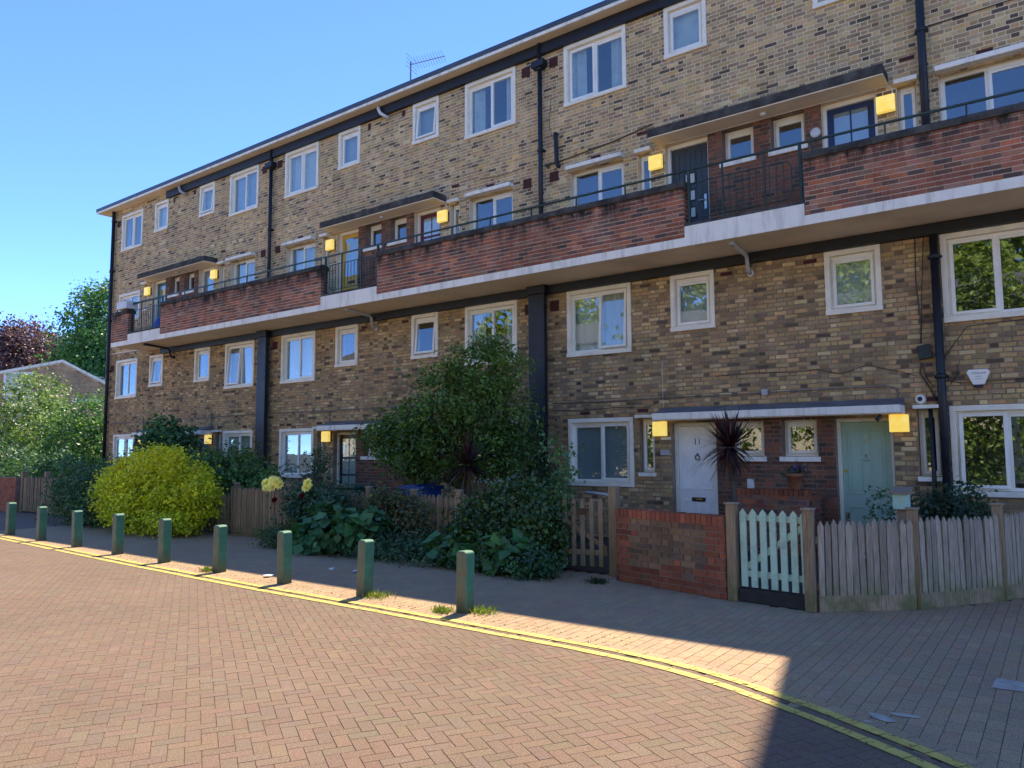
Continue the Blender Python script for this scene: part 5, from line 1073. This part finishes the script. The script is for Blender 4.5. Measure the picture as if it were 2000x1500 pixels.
# weeds at the bollards
for i, (x, y, s_, lab) in enumerate([(-5.05,6.28,.13,'bright grass tuft right of the nearest bollard'),(-5.42,6.05,.10,'small weeds left of the nearest bollard'),(-6.58,6.22,.15,'bright weeds right of the second bollard'),(-9.98,6.16,.10,'small weed left of the fourth bollard'),(-4.95,8.5,.12,'dark weeds at the left foot of the brick wall')]):
    rng = np.random.default_rng(90+i); n = 220; P = np.stack([x+rng.normal(0, s_*0.6, n), y+rng.normal(0, s_*0.45, n), np.zeros(n)], 1); ax = rng.normal(size=(n, 3))*0.6+np.array([0, 0, 0.9])
    o = leaf_mesh('weed_tuft', P, rng.normal(size=(n, 3)), ax, rng.uniform(.03, .10, n), rng.uniform(.003, .008, n), np.array([(0.20,0.27,0.04)])*rng.uniform(.5, 1.4, (n, 1)) if i < 4 else np.array([(0.03,0.07,0.02)])*rng.uniform(.5, 1.4, (n, 1)), M['leaf'], None)
    tag(o, lab, 'weeds')
# moss and grass in the joints between the bollards and the yellow lines
rng = np.random.default_rng(99); n = 2600; xx = rng.uniform(-13, -3.2, n); xx = np.round(xx/0.1)*0.1+rng.normal(0, 0.008, n); yy = np.interp(xx, CURVE[:, 0], CURVE[:, 1])+np.abs(rng.normal(0.12, 0.16, n))
o = leaf_mesh('joint_moss', np.stack([xx, yy, np.full(n, -0.004)], 1), rng.normal(size=(n, 3)), rng.normal(size=(n, 3))*0.8+np.array([0, 0, 0.6]), rng.uniform(.008, .022, n), rng.uniform(.003, .006, n), np.array([(0.09,0.10,0.03)])*rng.uniform(.5, 1.5, (n, 1)), M['leaf'], None); tag(o, 'moss and tiny grass in the paving joints along the kerb', 'moss', kind='stuff')
# cordylines
def cordyline(label, base, head, n, L, seed, cols, dead):
    t = empty('cordyline', base, label, 'cordyline'); rng = np.random.default_rng(seed); h = np.array(head)
    b = Vector(base); hv = Vector(head); MB().tube([b, b.lerp(hv, 0.4)+Vector((0.03, 0, 0)), b.lerp(hv, 0.75)+Vector((-0.01, 0.01, 0)), hv], [0.045, 0.04, 0.035, 0.03], 9).build('trunk', M['bark'], t, smooth=True)
    for nm, k, (e0, e1), ll, cl in (('leaf_crown', n, (-0.5, 1.45), L, cols), ('dead_leaf_skirt', n//3, (-1.45, -0.7), L*0.85, dead)):
        V, F, C = [], [], []; cl = np.array(cl)
        for i in range(k):
            a = rng.uniform(0, 2*math.pi); el = rng.uniform(e0, e1); d = np.array([math.cos(a)*math.cos(el), math.sin(a)*math.cos(el), math.sin(el)])
            sd_ = np.cross(d, [0, 0, 1.0]); sd_ /= max(np.linalg.norm(sd_), 1e-6); l = ll*rng.uniform(0.55, 1.15); w = rng.uniform(0.010, 0.019); dr_ = rng.choice([0.05, 0.15, 0.45], p=[.4, .35, .25]); c = cl[rng.integers(0, len(cl))]*rng.uniform(0.7, 1.3); p = h+d*0.03; st = 4; b0 = len(V)
            for j in range(st+1):
                f = j/st; q = p+d*l*f+np.array([0, 0, -dr_*l*f*f*(1.2-abs(math.sin(el)))]); ww = w*(1-f)**0.6*(0.6+0.8*min(f*3, 1)); V += [q-sd_*ww, q+sd_*ww]
            for j in range(st): F.append((b0+2*j, b0+2*j+1, b0+2*j+3, b0+2*j+2)); C.append(c)
        np_mesh(nm, np.array(V), np.array(F), M['leaf'], t, np.clip(np.array(C), 0, 1))
    return t
PUR = [(0.040,0.014,0.020),(0.060,0.020,0.026),(0.028,0.012,0.016),(0.075,0.032,0.035)]
cordyline('spiky purple cordyline on a slim trunk between the two front doors', (-3.70,10.2,0), (-3.81,10.3,1.72), 230, 0.56, 71, PUR, [(0.10,0.05,0.03),(0.14,0.075,0.04),(0.07,0.035,0.025)])
cordyline('second cordyline with a skirt of dead straw leaves by the evergreen bush', (-8.25,9.85,0), (-8.22,9.85,1.45), 150, 0.60, 72, PUR, [(0.20,0.13,0.06),(0.28,0.19,0.09),(0.14,0.09,0.045)])

# ------------------------------------------------------------------ background at the left
def tree(label, base, blobs, n, L, cols, seed, trunk_r=0.3, name='broadleaf_tree', limbs=14, **kw):
    t = empty(name, base, label, 'tree', kw.pop('group', None))
    cc = foliage('crown', t, blobs, n, L, cols, seed, **kw); top = max(b[2] for b in blobs); b = Vector(base)
    MB().tube([b, b+Vector((0.1, 0, top*0.35)), b+Vector((0, 0.1, top*0.85))], [trunk_r, trunk_r*0.7, trunk_r*0.3], 10).build('trunk', M['bark'], t, smooth=True)
    stems(t, tuple(b+Vector((0.05, 0, top*0.4))), [tuple(c) for c in cc], trunk_r*0.35, seed, 'limb', limbs, wob=0.6); return t
tree('tall dense green tree behind the left end of the block', (-61,29.3,0), [(-62.2,29.3,11.1,4.1,4.1,4.1),(-59.2,29.3,8.4,4.9,4.3,4.3),(-65.0,29.3,7.9,3.2,3.7,3.4),(-60.4,29.3,12.9,3.0,3.2,2.3),(-56.1,29.9,10.2,4.3,4.3,4.1),(-59.8,28.7,5.7,5.5,4.3,3.7)], 60000, 0.25, [(0.030,0.080,0.022),(0.045,0.105,0.028),(0.060,0.13,0.03)], 101, 0.4, per=60, clump=0.5, up=0.7)
tree('copper leaved tree at the left edge', (-73,28,0), [(-73,28,8.8,5.0,4,3.4),(-80,29,8.8,5.0,4,3.8),(-67,28.5,7.8,3.0,3.5,2.5),(-76,28,11.2,3.6,3,2.2),(-84,30,10,5,4,3.6)], 42000, 0.25, [(0.040,0.018,0.026),(0.060,0.026,0.034),(0.030,0.014,0.020),(0.085,0.042,0.045)], 102, 0.45, name='copper_beech', per=55, clump=0.55, up=0.6)
PG = [(0.085,0.15,0.03),(0.12,0.20,0.04),(0.065,0.125,0.025),(0.16,0.22,0.055)]
shrub('flowering_shrub', 'pale blossoming shrub at the left edge below the houses', (-41,16,0), [(-42,16,3.2,2.6,1.6,1.4),(-39.5,15.5,2.2,2.2,1.4,1.3),(-43.5,16.5,4.6,1.6,1.4,1.3),(-44,16.2,2.4,2.4,1.5,1.5)], 12000, 0.15, PG+[(0.30,0.32,0.22)], 103, gain=1.2, per=26, clump=0.28, r0=0.04)
shrub('leafy_shrub', 'light green leafy shrub beside the end of the block', (-35,16,0), [(-35,16,2.9,1.8,1.5,1.3),(-33.2,15.6,2.0,1.4,1.2,1.2),(-36.5,15.5,1.9,1.7,1.3,1.3),(-34,15.8,1.0,2.4,1.4,1.0)], 12000, 0.15, [(0.06,0.13,0.03),(0.085,0.16,0.04),(0.045,0.10,0.028)], 104, gain=1.5, per=26, clump=0.26, r0=0.04)
shrub('dark_shrub', 'dark green shrubs in front of the pale blossoming shrub', (-36,12.5,0), [(-36,12.5,1.0,3.0,1.0,0.9),(-31,12.3,0.9,2.0,0.9,0.8),(-41,13,1.1,2.6,1,0.95)], 8000, 0.13, [(0.025,0.06,0.022),(0.035,0.08,0.03)], 105, per=24, clump=0.22)
# brick house with a gable
hs = empty('brick_house', (-48.6,20,0), 'small brick house with a white edged sloping roof behind the shrubs', 'house')
hmat = plain('pale_house_brick', (0.30, 0.20, 0.14), 0.9, 0.3, 7, bmp=0.4)
HX, HY = -48.6, 20.0
def hz(u): return 7.15+0.25*u if u < 0 else 7.15-0.545*u
gab = MB().prism([(HX-3.2, 0), (HX+4.6, 0), (HX+4.6, hz(4.6)), (HX, 7.15), (HX-3.2, hz(-3.2))], 'y', HY, HY+6).build('wall', M['mort_light'], hs)
hb = [b for b in lay(HX-3.2, HX+4.6, 0, 7.125, (), 'stretch') if b[3] < hz(b[0]-HX)-0.01 and b[3] < hz(b[1]-HX)-0.01]
brick_face(hb, (0, HY, 0), (1, 0), [((0.40,0.24,0.16),3),((0.34,0.20,0.14),3),((0.43,0.27,0.18),2),((0.25,0.16,0.12),2)], M['stock_a'], M['stock_o'], gab, 36, single=0)
rf = MB().prism([(HX+4.9, hz(4.9)), (HX, 7.16), (HX-3.3, hz(-3.3)+0.01), (HX-3.3, hz(-3.3)+0.14), (HX, 7.30), (HX+4.9, hz(4.9)+0.16)], 'y', HY-0.1, HY+6.2).build('roof', M['roof'], hs)
MB().prism([(HX+4.91, hz(4.91)-0.02), (HX, 7.14), (HX-3.31, hz(-3.31)-0.02), (HX-3.31, hz(-3.31)+0.15), (HX, 7.31), (HX+4.91, hz(4.91)+0.17)], 'y', HY-0.16, HY-0.104).build('verge_board', M['slab'], rf)
w = bx('window', M['white'], hs, HX-3.0, HX-1.5, HY-0.07, HY-0.008, 4.3, 6.5); bx('pane', M['glass'], w, HX-2.88, HX-1.62, HY-0.085, HY-0.072, 5.3, 6.4); bx('lintel', M['slab'], hs, HX+0.6, HX+3.0, HY-0.05, HY-0.008, 4.75, 4.95)
hs.rotation_euler = (0, 0, math.radians(58))
h2 = empty('flat_roofed_house', (-60,21,0), 'pale flat roofed house with white fascia at the far left', 'house')
bx('wall', hmat, h2, -70, -56.6, 21, 28, 0, 6.9); r2 = bx('roof', M['slab'], h2, -70.3, -56.3, 20.7, 28.2, 6.91, 7.2); w = bx('window', M['white'], h2, -60.2, -58.2, 20.93, 20.994, 4.6, 6.6); bx('pane', M['glass'], w, -60.0, -58.4, 20.91, 20.928, 4.8, 6.4)
# across the road behind the camera, hedge and trees reflected in the panes; pale terrace added to bounce light
hd = shrub('garden_hedge', 'clipped bright green hedge across the road', (-12,-11,0), [(x,-11,2.4,1.6,0.8,2.3) for x in range(-40, 14, 2)], 24000, 0.20, [(0.075,0.115,0.02),(0.10,0.14,0.022),(0.05,0.09,0.02)], 120, stemn=0, per=26, clump=0.25, lo=0.05, cat='hedge')
tr_ = empty('bounce_terrace', (-12,-17,0), 'long pale terrace added across the road to bounce light onto the block', 'terrace')
M['render'] = plain('cream_render', (0.80, 0.72, 0.58), 0.85, 0.08, 1.5, bmp=0.2)
bx('wall', M['render'], tr_, -52, 26, -25, -16, 0, 8.6)
rf = MB().prism([(-15.6, 8.55), (-15.6, 8.7), (-20.5, 10.8), (-25.4, 8.7), (-25.4, 8.55)], 'x', -52.3, 26.3).build('roof', M['roof'], tr_)
for i in range(19):
    x = -49+i*4
    for z in (0.9, 3.6, 6.3):
        w = bx('window', M['white'], tr_, x-0.75, x+0.75, -15.995, -15.93, z, z+1.4); bx('pane', M['glass'], w, x-0.66, x+0.66, -15.929, -15.92, z+0.09, z+1.31)
for i, (x, y, h, r) in enumerate([(-26,-31,20,6.0),(-15,-33,22,6.4),(-4,-31,19,5.8),(8,-32,21,6.2),(-39,-32,21,6.2)]):
    tree(['tree behind the terrace, second from the left','tallest tree behind the terrace, middle of the row','lowest tree behind the terrace','tree behind the right end of the terrace','tree behind the left end of the terrace'][i], (x, y, 0), [(x, y, h*0.62, r, r*0.8, h*0.26), (x-r*0.5, y+1, h*0.45, r*0.7, r*0.6, h*0.2), (x+r*0.5, y, h*0.48, r*0.7, r*0.6, h*0.2), (x, y, h*0.85, r*0.6, r*0.6, h*0.15)], 7000, 0.55, [(0.095,0.13,0.02),(0.12,0.16,0.022),(0.065,0.10,0.02),(0.16,0.18,0.02)], 110+i, 0.3, group='trees across the road', per=26, clump=0.75, up=0.6)
for i, (x, y, h, r) in enumerate([(-3.2,-12.8,10.5,2.2),(-8.4,-13.0,9.5,2.0)]):
    tree(['street tree across the road, right one of two','street tree across the road, left one of two'][i], (x, y, 0), [(x, y, h*0.62, r, r*0.8, h*0.27), (x-r*0.4, y+0.3, h*0.45, r*0.7, r*0.6, h*0.2), (x+r*0.3, y, h*0.82, r*0.6, r*0.6, h*0.16)], 6000, 0.26, [(0.095,0.13,0.02),(0.12,0.16,0.022),(0.065,0.10,0.02)], 130+i, 0.16, group='street trees across the road', per=26, clump=0.4, up=0.6)
